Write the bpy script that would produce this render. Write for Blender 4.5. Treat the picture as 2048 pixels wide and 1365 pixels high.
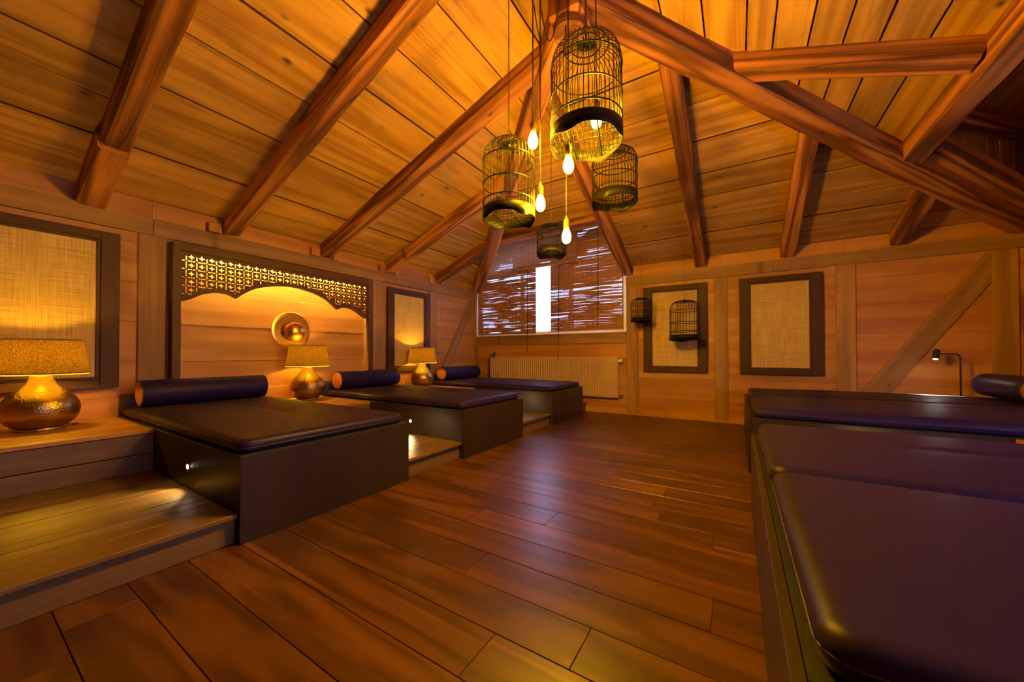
import bpy, bmesh, math, random
from mathutils import Vector, Matrix, noise
random.seed(7)
SC = bpy.context.scene
COL = SC.collection
for o in list(bpy.data.objects): bpy.data.objects.remove(o)

# ------------------------------------------------------------------ camera
cd = bpy.data.cameras.new('camera'); cam = bpy.data.objects.new('camera', cd); COL.objects.link(cam)
cd.sensor_width = 36.0; cd.lens = 36.0*723.18/2048; cd.shift_y = (700.99-682.5)/2048; cd.clip_start = 0.02
yaw, pit, rol = math.radians(31.9923), math.radians(0.60084), math.radians(-0.06882)
fw = Vector((-math.sin(yaw)*math.cos(pit), math.cos(yaw)*math.cos(pit), math.sin(pit)))
r0 = Vector((math.cos(yaw), math.sin(yaw), 0)); u0 = r0.cross(fw)
cr = math.cos(rol)*r0 + math.sin(rol)*u0; cu = -math.sin(rol)*r0 + math.cos(rol)*u0
cam.matrix_world = Matrix(((cr.x, cu.x, -fw.x, 0), (cr.y, cu.y, -fw.y, 0), (cr.z, cu.z, -fw.z, 1.0), (0, 0, 0, 1)))
SC.camera = cam
# ------------------------------------------------------------------ world, exposure
wd = bpy.data.worlds.new('world'); SC.world = wd; wd.use_nodes = True
wn = wd.node_tree.nodes; bg = wn['Background']
bg.inputs[0].default_value = (0.37, 0.53, 1.0, 1); bg.inputs[1].default_value = 11.0
SC.view_settings.view_transform = 'Standard'; SC.view_settings.look = 'None'
SC.view_settings.gamma = 1.0; SC.view_settings.use_curve_mapping = False
SC.view_settings.exposure = 0.0
SC.cycles.use_denoising = True; SC.cycles.adaptive_threshold = 0.18; SC.cycles.adaptive_min_samples = 14
SC.cycles.sample_clamp_indirect = 6.0
SC.cycles.max_bounces = 5; SC.cycles.diffuse_bounces = 3; SC.cycles.glossy_bounces = 2; SC.cycles.transmission_bounces = 3
BULB = (1.0, 0.50, 0.006)       # colour of the pendant filament lamps
LAMP = (1.0, 0.52, 0.014)
BULB_S, LAMP_S, STRIP_S, LED_W, READ_W = 1650.0, 480.0, 2600.0, 9.0, 160.0

# ------------------------------------------------------------------ sizes of the room
XL, XR, YB, YF = -4.66, 2.60, 6.08, -4.4
ZE, T = 2.44, 0.36                       # eave height and roof pitch
AX, AY = (XL+XR)/2, YB-(XR-XL)/2         # hip apex in plan
AZ = ZE + T*(XR-XL)/2
zl = lambda x: ZE + T*(x-XL)
zr = lambda x: ZE + T*(XR-x)
zb = lambda y: ZE + T*(YB-y)

# ------------------------------------------------------------------ helpers
WM = {}
def reg(o, W, parent=None):
    COL.objects.link(o); WM[o.name] = W
    if parent is not None:
        o.parent = parent; o.matrix_basis = WM[parent.name].inverted() @ W
    else: o.matrix_basis = W
    return o
def tag(o, label=None, cat=None, group=None, kind=None):
    if label: o['label'] = label
    if cat: o['category'] = cat
    if group: o['group'] = group
    if kind: o['kind'] = kind
    return o
def empty(name, loc, label=None, cat=None, group=None, kind=None):
    o = bpy.data.objects.new(name, None); o.empty_display_size = 0.1
    reg(o, Matrix.Translation(loc)); return tag(o, label, cat, group, kind)
def obj(name, verts, faces, mat, parent=None, W=None, smooth=False):
    me = bpy.data.meshes.new(name); me.from_pydata([tuple(v) for v in verts], [], faces)
    me.validate(); me.update()
    bm = bmesh.new(); bm.from_mesh(me); bmesh.ops.recalc_face_normals(bm, faces=bm.faces); bm.to_mesh(me); bm.free()
    if smooth:
        for p in me.polygons: p.use_smooth = True
    if mat: me.materials.append(mat)
    return reg(bpy.data.objects.new(name, me), W or Matrix.Identity(4), parent)
def bmobj(name, bm, mat, parent=None, W=None, smooth=False):
    me = bpy.data.meshes.new(name); bm.to_mesh(me); bm.free()
    if smooth:
        for p in me.polygons: p.use_smooth = True
    if mat: me.materials.append(mat)
    return reg(bpy.data.objects.new(name, me), W or Matrix.Identity(4), parent)
def copy_tree(o, parent=None, delta=None):
    c = o.copy(); COL.objects.link(c)
    if parent is not None: c.parent = parent
    if delta is not None: c.matrix_basis = Matrix.Translation(delta) @ o.matrix_basis
    WM[c.name] = (WM[parent.name] if parent is not None else Matrix.Identity(4)) @ c.matrix_basis
    for ch in list(o.children): copy_tree(ch, c)
    return c
GR = {'x': Matrix.Identity(3),
      'y': Matrix(((0, -1, 0), (1, 0, 0), (0, 0, 1))),
      'z': Matrix(((0, 0, -1), (0, 1, 0), (1, 0, 0)))}
def box(name, xr, yr, zr_, mat, parent=None, grain='x', bevel=0.003, seg=1):
    c = Vector(((xr[0]+xr[1])/2, (yr[0]+yr[1])/2, (zr_[0]+zr_[1])/2))
    s = Vector((abs(xr[1]-xr[0]), abs(yr[1]-yr[0]), abs(zr_[1]-zr_[0])))
    R = GR[grain]; l = R.transposed() @ s; l = Vector((abs(l.x), abs(l.y), abs(l.z)))
    bm = bmesh.new(); bmesh.ops.create_cube(bm, size=1)
    bmesh.ops.scale(bm, vec=l, verts=bm.verts)
    if bevel > 0:
        bmesh.ops.bevel(bm, geom=list(bm.edges), offset=min(bevel, min(l)*0.45), segments=seg, affect='EDGES', profile=0.5)
    return bmobj(name, bm, mat, parent, Matrix.Translation(c) @ R.to_4x4())
def frame_axes(a, b, up):
    d = (Vector(b)-Vector(a)).normalized(); u = Vector(up); s = u.cross(d).normalized(); u = d.cross(s)
    return d, s, u
def beam(name, a, b, w, h, mat, parent=None, up=(0, 0, 1), rough=0.004, ch=0.014, seg=26):
    """hewn beam; a-b is the middle of its TOP face, depth h goes against up"""
    a, b = Vector(a), Vector(b); d, s, u = frame_axes(a, b, up); L = (b-a).length
    prof = [(-w/2, 0), (-w/2, -h+ch), (-w/2+ch, -h), (w/2-ch, -h), (w/2, -h+ch), (w/2, 0)]
    vs, fs = [], []; sd = random.random()*100
    for i in range(seg+1):
        x = L*i/seg
        for k, (p, q) in enumerate(prof):
            n1 = noise.noise(Vector((x*2.3+sd, k*3.1, 0)))+0.5*noise.noise(Vector((x*9+sd, k*3.1, 4)))
            n2 = noise.noise(Vector((x*2.1+sd, k*5.7, 9)))+0.5*noise.noise(Vector((x*8+sd, k*5.7, 14)))
            j = rough if q < 0 else 0
            vs.append((x, p+n1*j*1.6, q+n2*j*1.6))
    n = len(prof)
    for i in range(seg):
        for k in range(n):
            fs.append((i*n+k, i*n+(k+1) % n, (i+1)*n+(k+1) % n, (i+1)*n+k))
    fs.append(tuple(range(n))); fs.append(tuple(range(seg*n, seg*n+n)))
    W = Matrix(((d.x, s.x, u.x, a.x), (d.y, s.y, u.y, a.y), (d.z, s.z, u.z, a.z), (0, 0, 0, 1)))
    return obj(name, vs, fs, mat, parent, W)
def tube_data(pts, r, sides=6, closed=False):
    pts = [Vector(p) for p in pts]; n = len(pts); vs, fs = [], []
    t0 = (pts[1]-pts[0]).normalized()
    ref = Vector((0, 0, 1)) if abs(t0.z) < 0.9 else Vector((1, 0, 0))
    u = t0.cross(ref).normalized()
    for i in range(n):
        if closed: t = (pts[(i+1) % n]-pts[i-1]).normalized()
        else: t = (pts[min(i+1, n-1)]-pts[max(i-1, 0)]).normalized()
        u = (u-t*u.dot(t)).normalized(); v = t.cross(u)
        for k in range(sides):
            an = 2*math.pi*k/sides; vs.append(pts[i]+r*(math.cos(an)*u+math.sin(an)*v))
    m = n if closed else n-1
    for i in range(m):
        j = (i+1) % n
        for k in range(sides):
            k2 = (k+1) % sides; fs.append((i*sides+k, i*sides+k2, j*sides+k2, j*sides+k))
    if not closed:
        fs.append(tuple(range(sides))); fs.append(tuple(range((n-1)*sides, n*sides)))
    return vs, fs
class MB:
    def __init__(s): s.v, s.f = [], []
    def add(s, d):
        o = len(s.v); s.v += [Vector(p) for p in d[0]]; s.f += [tuple(i+o for i in f) for f in d[1]]; return s
    def tube(s, pts, r, sides=6, closed=False): return s.add(tube_data(pts, r, sides, closed))
    def box(s, x, y, z):
        vs = [(a, b, c) for a in x for b in y for c in z]
        return s.add((vs, [(0, 1, 3, 2), (4, 6, 7, 5), (0, 4, 5, 1), (2, 3, 7, 6), (0, 2, 6, 4), (1, 5, 7, 3)]))
    def build(s, name, mat, parent=None, smooth=False, at=None):
        at = Vector(at) if at is not None else (WM[parent.name].translation if parent is not None else Vector())
        return obj(name, [v-at for v in s.v], s.f, mat, parent, Matrix.Translation(at), smooth)
def ring_pts(c, r, n=36, axis='z'):
    c = Vector(c); o = []
    for i in range(n):
        a = 2*math.pi*i/n; p = (r*math.cos(a), r*math.sin(a))
        o.append(c+Vector({'z': (p[0], p[1], 0), 'x': (0, p[0], p[1]), 'y': (p[0], 0, p[1])}[axis]))
    return o
def lathe(prof, n=40, cap=True, axis='z'):
    vs, fs = [], []
    for r, z in prof:
        for i in range(n):
            a = 2*math.pi*i/n
            vs.append(Vector((r*math.cos(a), r*math.sin(a), z)) if axis == 'z' else Vector((z, r*math.cos(a), r*math.sin(a))))
    m = len(prof)
    for j in range(m-1):
        for i in range(n):
            i2 = (i+1) % n; fs.append((j*n+i, j*n+i2, (j+1)*n+i2, (j+1)*n+i))
    if cap: fs.append(tuple(range(n))); fs.append(tuple(range((m-1)*n, m*n)))
    return vs, fs
def clip(poly, a, b, c):          # keep a*x+b*y <= c
    out = []
    for i in range(len(poly)):
        p, q = poly[i], poly[(i+1) % len(poly)]
        dp, dq = a*p[0]+b*p[1]-c, a*q[0]+b*q[1]-c
        if dp <= 0: out.append(p)
        if dp*dq < 0:
            t = dp/(dp-dq); out.append((p[0]+t*(q[0]-p[0]), p[1]+t*(q[1]-p[1])))
    return out
def slab(name, poly, zf, th, mat, parent, grain):
    """board following a roof plane: poly in plan, zf(x,y) its under side"""
    cx = sum(p[0] for p in poly)/len(poly); cy_ = sum(p[1] for p in poly)/len(poly)
    W = Matrix.Translation((cx, cy_, zf(cx, cy_))) @ GR[grain].to_4x4(); Wi = W.inverted()
    n = len(poly)
    vs = [Wi @ Vector((p[0], p[1], zf(*p))) for p in poly]+[Wi @ Vector((p[0], p[1], zf(*p)+th)) for p in poly]
    fs = [tuple(range(n)), tuple(range(n, 2*n))]+[(i, (i+1) % n, (i+1) % n+n, i+n) for i in range(n)]
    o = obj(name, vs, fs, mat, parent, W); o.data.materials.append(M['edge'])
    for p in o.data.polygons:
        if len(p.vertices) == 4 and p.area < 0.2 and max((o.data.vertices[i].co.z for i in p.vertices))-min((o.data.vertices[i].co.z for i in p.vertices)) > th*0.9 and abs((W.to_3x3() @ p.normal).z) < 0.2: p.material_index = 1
    return o
def cushion(name, xr, yr, zr_, r, crown, mat, parent, wr=0.0, rc=0.06):
    """upholstered slab: rounded-rectangle rings from the bottom edge round to the crowned top"""
    c = Vector(((xr[0]+xr[1])/2, (yr[0]+yr[1])/2, (zr_[0]+zr_[1])/2)); hx, hy, hz = (xr[1]-xr[0])/2, (yr[1]-yr[0])/2, (zr_[1]-zr_[0])/2
    hm = min(hx, hy); r = min(r, hz*0.98, hm*0.45); rc = min(rc, hm*0.9)
    def ring(d, z, crn=0.0):
        rr = max(rc-d, 0.004); ax, ay = hx-d-rr, hy-d-rr; pts = []
        for sx, sy, a0 in ((1, 1, 0), (-1, 1, 90), (-1, -1, 180), (1, -1, 270)):
            for k in range(7):
                a = math.radians(a0+15*k); pts.append(Vector((sx*ax+rr*math.cos(a), sy*ay+rr*math.sin(a), z)))
            if sx == sy: e0, e1, n = Vector((sx*ax, sy*(ay+rr), z)), Vector((-sx*ax, sy*(ay+rr), z)), 9
            else: e0, e1, n = Vector((sx*(ax+rr), sy*ay, z)), Vector((sx*(ax+rr), -sy*ay, z)), 9
            for k in range(1, n): pts.append(e0.lerp(e1, k/n))
        if crn:
            for p in pts:
                f = (1-(abs(p.x)/hx)**2.6)*(1-(abs(p.y)/hy)**2.6)
                p.z += crn*f+wr*f*noise.noise(Vector((p.x*4+c.x, p.y*4+c.y, 0)))
        return pts
    rings = [ring(r*0.55, -hz), ring(r*0.16, -hz+r*0.35), ring(0.0, -hz+r)]
    for k in range(0, 7):
        a = math.pi/2*k/6; rings.append(ring(r*(1-math.cos(a)), hz-r+r*math.sin(a), crown*(1e-6+math.sin(a)**2)))
    for k in range(1, 9):
        t = (k/8.0)**1.5; d = r+(hm*0.97-r)*t; rings.append(ring(d, hz, crown+1e-6))
    vs = [p for rg in rings for p in rg]; n = len(rings[0]); fs = []
    for q in range(len(rings)-1):
        for k in range(n): fs.append((q*n+k, q*n+(k+1) % n, (q+1)*n+(k+1) % n, (q+1)*n+k))
    fs.append(tuple(range(n))); m = (len(rings)-1)*n
    top = len(vs); vs.append(sum(rings[-1], Vector())/n)
    for k in range(n): fs.append((m+k, m+(k+1) % n, top))
    return obj(name, vs, fs, mat, parent, Matrix.Translation(c), True)

# ------------------------------------------------------------------ materials
def newmat(name):
    m = bpy.data.materials.new(name); m.use_nodes = True; nt = m.node_tree
    for n in list(nt.nodes): nt.nodes.remove(n)
    out = nt.nodes.new('ShaderNodeOutputMaterial'); return m, nt, out
def N(nt, typ, **kw):
    n = nt.nodes.new(typ)
    for k, v in kw.items():
        if k.startswith('i_'): n.inputs[k[2:].replace('_', ' ')].default_value = v
        else: setattr(n, k, v)
    return n
def plain(name, col, rough=0.5, metal=0.0, bump=None, spec=0.5, coat=0.0):
    m, nt, out = newmat(name); p = N(nt, 'ShaderNodeBsdfPrincipled')
    p.inputs['Base Color'].default_value = (*col, 1); p.inputs['Roughness'].default_value = rough
    p.inputs['Metallic'].default_value = metal; p.inputs['Specular IOR Level'].default_value = spec
    p.inputs['Coat Weight'].default_value = coat
    if bump:
        tc = N(nt, 'ShaderNodeTexCoord'); nz = N(nt, 'ShaderNodeTexNoise'); nz.inputs['Scale'].default_value = bump[0]; nz.inputs['Detail'].default_value = 4
        b = N(nt, 'ShaderNodeBump'); b.inputs['Strength'].default_value = bump[1]; b.inputs['Distance'].default_value = 0.002
        nt.links.new(tc.outputs['Object'], nz.inputs['Vector']); nt.links.new(nz.outputs['Fac'], b.inputs['Height']); nt.links.new(b.outputs['Normal'], p.inputs['Normal'])
    nt.links.new(p.outputs[0], out.inputs[0]); return m
def emis(name, col, s):
    m, nt, out = newmat(name); e = N(nt, 'ShaderNodeEmission'); e.inputs[0].default_value = (*col, 1); e.inputs[1].default_value = s
    nt.links.new(e.outputs[0], out.inputs[0]); return m
def wood(name, c_dark, c_mid, c_light, rough=0.6, grain=18.0, stretch=0.7, knots=0.0, kcol=(0.03, 0.012, 0.004), var=0.35, stain=0.0,
         stain_col=(0.06, 0.045, 0.02), bump=0.25, spec=0.4, rings=0.6, sap=0.0, cracks=0.0, warp=(0.45, 6.5, 6.5), band=0.55):
    """grain runs along the object's local X; every board is varied by its own random number"""
    m, nt, out = newmat(name); L = nt.links.new
    tc = N(nt, 'ShaderNodeTexCoord'); oi = N(nt, 'ShaderNodeObjectInfo')
    mul = N(nt, 'ShaderNodeVectorMath', operation='MULTIPLY_ADD')
    cmb = N(nt, 'ShaderNodeCombineXYZ')
    for k, s in enumerate((37.0, 53.0, 71.0)):
        mm = N(nt, 'ShaderNodeMath', operation='MULTIPLY'); mm.inputs[1].default_value = s; L(oi.outputs['Random'], mm.inputs[0]); L(mm.outputs[0], cmb.inputs[k])
    mul.inputs[1].default_value = (1, 1, 1); L(tc.outputs['Object'], mul.inputs[0]); L(cmb.outputs[0], mul.inputs[2])
    P = mul.outputs[0]
    # slow warp of the grain
    wz = N(nt, 'ShaderNodeTexNoise'); wz.inputs['Scale'].default_value = 1.0; wz.inputs['Detail'].default_value = 1
    ms = N(nt, 'ShaderNodeVectorMath', operation='MULTIPLY'); ms.inputs[1].default_value = warp; L(P, ms.inputs[0]); L(ms.outputs[0], wz.inputs['Vector'])
    # cathedral bands
    mr = N(nt, 'ShaderNodeMath', operation='MULTIPLY'); mr.inputs[1].default_value = grain*rings; L(wz.outputs['Fac'], mr.inputs[0])
    sn = N(nt, 'ShaderNodeMath', operation='SINE'); L(mr.outputs[0], sn.inputs[0])
    s2 = N(nt, 'ShaderNodeMath', operation='MULTIPLY_ADD'); s2.inputs[1].default_value = 0.5; s2.inputs[2].default_value = 0.5; L(sn.outputs[0], s2.inputs[0])
    # fine fibres
    fz = N(nt, 'ShaderNodeTexNoise'); fz.inputs['Scale'].default_value = 1.0; fz.inputs['Detail'].default_value = 3; fz.inputs['Roughness'].default_value = 0.65
    mf = N(nt, 'ShaderNodeVectorMath', operation='MULTIPLY'); mf.inputs[1].default_value = (1.5*stretch, 85, 85); L(P, mf.inputs[0]); L(mf.outputs[0], fz.inputs['Vector'])
    mx = N(nt, 'ShaderNodeMix', data_type='FLOAT'); mx.inputs[0].default_value = band; L(s2.outputs[0], mx.inputs[2]); L(fz.outputs['Fac'], mx.inputs[3])
    cr_ = N(nt, 'ShaderNodeValToRGB'); e = cr_.color_ramp.elements
    e[0].position = 0.25; e[0].color = (*c_dark, 1); e[1].position = 0.72; e[1].color = (*c_light, 1)
    em = e.new(0.47); em.color = (*c_mid, 1); L(mx.outputs[0], cr_.inputs[0])
    colr = cr_.outputs[0]
    def mixc(fac, b, a=None, blend='MIX'):
        q = N(nt, 'ShaderNodeMix', data_type='RGBA', blend_type=blend); L(a if a is not None else colr, q.inputs[6])
        if isinstance(b, tuple): q.inputs[7].default_value = (*b, 1)
        else: L(b, q.inputs[7])
        if isinstance(fac, float): q.inputs[0].default_value = fac
        else: L(fac, q.inputs[0])
        return q.outputs[2]
    if sap > 0:      # pale sapwood streaks
        sz = N(nt, 'ShaderNodeTexNoise'); sz.inputs['Scale'].default_value = 1.0; sz.inputs['Detail'].default_value = 1
        q = N(nt, 'ShaderNodeVectorMath', operation='MULTIPLY'); q.inputs[1].default_value = (0.25, 13, 2); L(P, q.inputs[0]); L(q.outputs[0], sz.inputs['Vector'])
        rp = N(nt, 'ShaderNodeMapRange'); rp.inputs[1].default_value = 0.66; rp.inputs[2].default_value = 0.70; rp.inputs[4].default_value = sap; L(sz.outputs['Fac'], rp.inputs[0])
        colr = mixc(rp.outputs[0], tuple(min(1, c*1.9) for c in c_light))
    if stain > 0:    # weathered grey-brown patches
        sz = N(nt, 'ShaderNodeTexNoise'); sz.inputs['Scale'].default_value = 1.0; sz.inputs['Detail'].default_value = 3
        q = N(nt, 'ShaderNodeVectorMath', operation='MULTIPLY'); q.inputs[1].default_value = (1.6, 5.0, 5.0); L(P, q.inputs[0]); L(q.outputs[0], sz.inputs['Vector'])
        rp = N(nt, 'ShaderNodeMapRange'); rp.inputs[1].default_value = 0.5; rp.inputs[2].default_value = 0.72; rp.inputs[4].default_value = stain; L(sz.outputs['Fac'], rp.inputs[0])
        colr = mixc(rp.outputs[0], stain_col)
    if knots > 0:
        vo = N(nt, 'ShaderNodeTexVoronoi'); vo.inputs['Scale'].default_value = 1.0
        q = N(nt, 'ShaderNodeVectorMath', operation='MULTIPLY'); q.inputs[1].default_value = (2.6, 4.6, 0.0); L(P, q.inputs[0]); L(q.outputs[0], vo.inputs['Vector'])
        rp = N(nt, 'ShaderNodeMapRange'); rp.inputs[1].default_value = 0.12; rp.inputs[2].default_value = 0.03; rp.inputs[4].default_value = knots; L(vo.outputs['Distance'], rp.inputs[0])
        rc = N(nt, 'ShaderNodeMath', operation='GREATER_THAN'); rc.inputs[1].default_value = 0.30
        sp = N(nt, 'ShaderNodeSeparateColor'); L(vo.outputs['Color'], sp.inputs[0]); L(sp.outputs[0], rc.inputs[0])
        km = N(nt, 'ShaderNodeMath', operation='MULTIPLY'); L(rp.outputs[0], km.inputs[0]); L(rc.outputs[0], km.inputs[1])
        colr = mixc(km.outputs[0], kcol)
    if cracks > 0:   # drying splits along the grain
        sz = N(nt, 'ShaderNodeTexNoise'); sz.inputs['Scale'].default_value = 1.0; sz.inputs['Detail'].default_value = 1
        q = N(nt, 'ShaderNodeVectorMath', operation='MULTIPLY'); q.inputs[1].default_value = (0.16, 4.5, 4.5); L(P, q.inputs[0]); L(q.outputs[0], sz.inputs['Vector'])
        sb = N(nt, 'ShaderNodeMath', operation='SUBTRACT'); sb.inputs[1].default_value = 0.5; L(sz.outputs['Fac'], sb.inputs[0])
        ab = N(nt, 'ShaderNodeMath', operation='ABSOLUTE'); L(sb.outputs[0], ab.inputs[0])
        rp = N(nt, 'ShaderNodeMapRange'); rp.inputs[1].default_value = 0.009; rp.inputs[2].default_value = 0.003; rp.inputs[4].default_value = cracks; L(ab.outputs[0], rp.inputs[0])
        colr = mixc(rp.outputs[0], tuple(c*0.22 for c in c_dark))
    # board-to-board tone
    hv = N(nt, 'ShaderNodeHueSaturation'); L(colr, hv.inputs['Color'])
    vm = N(nt, 'ShaderNodeMapRange'); vm.inputs[3].default_value = 1-var; vm.inputs[4].default_value = 1+var*0.6; L(oi.outputs['Random'], vm.inputs[0]); L(vm.outputs[0], hv.inputs['Value'])
    p = N(nt, 'ShaderNodeBsdfPrincipled'); p.inputs['Specular IOR Level'].default_value = spec
    L(hv.outputs[0], p.inputs['Base Color'])
    rr = N(nt, 'ShaderNodeMapRange'); rr.inputs[3].default_value = rough-0.06; rr.inputs[4].default_value = rough+0.10; L(fz.outputs['Fac'], rr.inputs[0]); L(rr.outputs[0], p.inputs['Roughness'])
    b = N(nt, 'ShaderNodeBump'); b.inputs['Strength'].default_value = bump; b.inputs['Distance'].default_value = 0.004
    L(mx.outputs[0], b.inputs['Height']); L(b.outputs['Normal'], p.inputs['Normal'])
    L(p.outputs[0], out.inputs[0]); return m
M = {}
M['ceil'] = wood('old_spruce_boards', (0.27, 0.12, 0.024), (0.40, 0.20, 0.045), (0.49, 0.26, 0.064), rough=0.62, grain=30, band=0.66, knots=0.9, stain=0.42, stain_col=(0.17, 0.095, 0.032), var=0.25, bump=0.3, cracks=0.25)
M['edge'] = plain('gap_shade_board_edge', (0.05, 0.022, 0.008), 0.9, spec=0.1)  # dark board sides: shade of the plank gaps put into the colour
M['beam'] = wood('hewn_red_beam', (0.095, 0.027, 0.007), (0.28, 0.092, 0.023), (0.46, 0.18, 0.046), rough=0.62, grain=26, knots=0.8, var=0.22, stain=0.3, stain_col=(0.13, 0.045, 0.015), bump=0.8, rings=0.8, cracks=0.7)
M['pine'] = wood('pine_wall_boards', (0.34, 0.13, 0.022), (0.40, 0.168, 0.032), (0.45, 0.20, 0.042), rough=0.5, grain=20, knots=0.8, kcol=(0.16, 0.055, 0.015), var=0.10, bump=0.12)
M['timber'] = wood('brushed_timber', (0.24, 0.12, 0.035), (0.32, 0.165, 0.055), (0.38, 0.20, 0.07), rough=0.62, grain=16, knots=0.5, var=0.12, stain=0.35, stain_col=(0.23, 0.12, 0.045), bump=0.3)
M['floor'] = wood('oiled_oak_floor', (0.048, 0.0155, 0.005), (0.080, 0.027, 0.009), (0.108, 0.038, 0.013), rough=0.31, grain=34, knots=0.9, kcol=(0.02, 0.012, 0.008), var=0.20, bump=0.06, spec=0.45, sap=0.6, warp=(0.9, 7, 7))
M['step'] = wood('oak_step_boards', (0.115, 0.060, 0.020), (0.17, 0.095, 0.032), (0.215, 0.125, 0.045), rough=0.42, grain=14, var=0.08, bump=0.12)
M['bench'] = wood('bench_boards', (0.30, 0.13, 0.035), (0.40, 0.185, 0.055), (0.46, 0.22, 0.07), rough=0.45, grain=14, var=0.08, bump=0.12)
M['veneer'] = wood('dark_bed_veneer', (0.013, 0.007, 0.004), (0.021, 0.011, 0.007), (0.028, 0.015, 0.010), rough=0.38, grain=8, var=0.06, bump=0.05, spec=0.35)
M['frame'] = wood('dark_frame_wood', (0.036, 0.013, 0.006), (0.052, 0.019, 0.009), (0.064, 0.025, 0.012), rough=0.5, grain=8, var=0.08, bump=0.06, spec=0.2)
M['frame2'] = wood('carved_screen_wood', (0.062, 0.027, 0.009), (0.088, 0.040, 0.014), (0.108, 0.050, 0.018), rough=0.5, grain=8, var=0.08, bump=0.06, spec=0.25)
M['leather'] = plain('aubergine_leather', (0.018, 0.0085, 0.060), 0.42, bump=(260, 0.08), spec=0.15)
M['cognac'] = plain('cognac_leather', (0.26, 0.085, 0.040), 0.45, bump=(260, 0.08), spec=0.25)
M['piping'] = plain('leather_piping', (0.040, 0.017, 0.020), 0.45)
M['black'] = plain('black_metal', (0.012, 0.011, 0.010), 0.4, spec=0.5)
M['wire'] = plain('cage_wire', (0.0035, 0.0025, 0.0018), 0.5, spec=0.14)
M['cageband'] = plain('black_lacquer_band', (0.0045, 0.0035, 0.003), 0.5, spec=0.15)
M['chain'] = plain('chain_metal', (0.05, 0.034, 0.018), 0.42, metal=0.3)
M['cord'] = plain('black_cord', (0.015, 0.012, 0.010), 0.7)
M['socket'] = plain('bronze_socket', (0.16, 0.10, 0.04), 0.4, metal=0.7)
M['white'] = plain('white_window_paint', (0.75, 0.75, 0.74), 0.4)
M['rad'] = plain('radiator_enamel', (0.46, 0.31, 0.14), 0.4)
M['chrome'] = plain('valve_chrome', (0.6, 0.58, 0.52), 0.25, metal=0.9)
M['gold'] = plain('gold_leaf_metal', (0.80, 0.46, 0.10), 0.30, metal=1.0, bump=(60, 0.25))
M['bulb'] = emis('lit_filament_bulb', BULB, BULB_S)
M['lampbulb'] = emis('lit_lamp_bulb', LAMP, LAMP_S)
M['strip'] = emis('led_strip', (1.0, 0.66, 0.12), STRIP_S)
M['led'] = emis('led_lens', (1.0, 0.86, 0.62), 60)
M['readled'] = emis('reading_led', (1.0, 0.93, 0.80), 120)
def hammered():
    m, nt, out = newmat('hammered_brass'); L = nt.links.new
    tc = N(nt, 'ShaderNodeTexCoord'); vo = N(nt, 'ShaderNodeTexVoronoi'); vo.inputs['Scale'].default_value = 95
    L(tc.outputs['Object'], vo.inputs['Vector'])
    b = N(nt, 'ShaderNodeBump'); b.inputs['Strength'].default_value = 0.45; b.inputs['Distance'].default_value = 0.004; L(vo.outputs['Distance'], b.inputs['Height'])
    p = N(nt, 'ShaderNodeBsdfPrincipled'); p.inputs['Metallic'].default_value = 1.0; p.inputs['Roughness'].default_value = 0.30
    nz = N(nt, 'ShaderNodeTexNoise'); nz.inputs['Scale'].default_value = 14; L(tc.outputs['Object'], nz.inputs['Vector'])
    cr_ = N(nt, 'ShaderNodeValToRGB'); e = cr_.color_ramp.elements; e[0].color = (0.36, 0.23, 0.075, 1); e[1].color = (0.55, 0.37, 0.13, 1); L(nz.outputs['Fac'], cr_.inputs[0])
    L(cr_.outputs[0], p.inputs['Base Color']); L(b.outputs['Normal'], p.inputs['Normal']); L(p.outputs[0], out.inputs[0]); return m
M['brass'] = hammered()
def burlap():
    m, nt, out = newmat('woven_burlap'); L = nt.links.new
    tc = N(nt, 'ShaderNodeTexCoord'); sep = N(nt, 'ShaderNodeSeparateXYZ'); L(tc.outputs['Object'], sep.inputs[0])
    res = []
    for ax, sc in (('X', (3, 3, 190)), ('Z', (190, 190, 3))):
        nz = N(nt, 'ShaderNodeTexNoise'); nz.inputs['Scale'].default_value = 1; nz.inputs['Detail'].default_value = 3; nz.inputs['Roughness'].default_value = 0.7
        q = N(nt, 'ShaderNodeVectorMath', operation='MULTIPLY'); q.inputs[1].default_value = sc; L(tc.outputs['Object'], q.inputs[0]); L(q.outputs[0], nz.inputs['Vector']); res.append(nz.outputs['Fac'])
    a = N(nt, 'ShaderNodeMath', operation='ADD'); L(res[0], a.inputs[0]); L(res[1], a.inputs[1])
    cr_ = N(nt, 'ShaderNodeValToRGB'); e = cr_.color_ramp.elements; e[0].position = 0.36; e[0].color = (0.30, 0.18, 0.05, 1); e[1].position = 0.66; e[1].color = (0.72, 0.51, 0.20, 1)
    h = N(nt, 'ShaderNodeMath', operation='MULTIPLY'); h.inputs[1].default_value = 0.5; L(a.outputs[0], h.inputs[0]); L(h.outputs[0], cr_.inputs[0])
    p = N(nt, 'ShaderNodeBsdfPrincipled'); p.inputs['Roughness'].default_value = 0.8; p.inputs['Specular IOR Level'].default_value = 0.2
    b = N(nt, 'ShaderNodeBump'); b.inputs['Strength'].default_value = 0.5; b.inputs['Distance'].default_value = 0.003; L(h.outputs[0], b.inputs['Height']); L(b.outputs['Normal'], p.inputs['Normal'])
    L(cr_.outputs[0], p.inputs['Base Color']); L(p.outputs[0], out.inputs[0]); return m
M['burlap'] = burlap()
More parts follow.
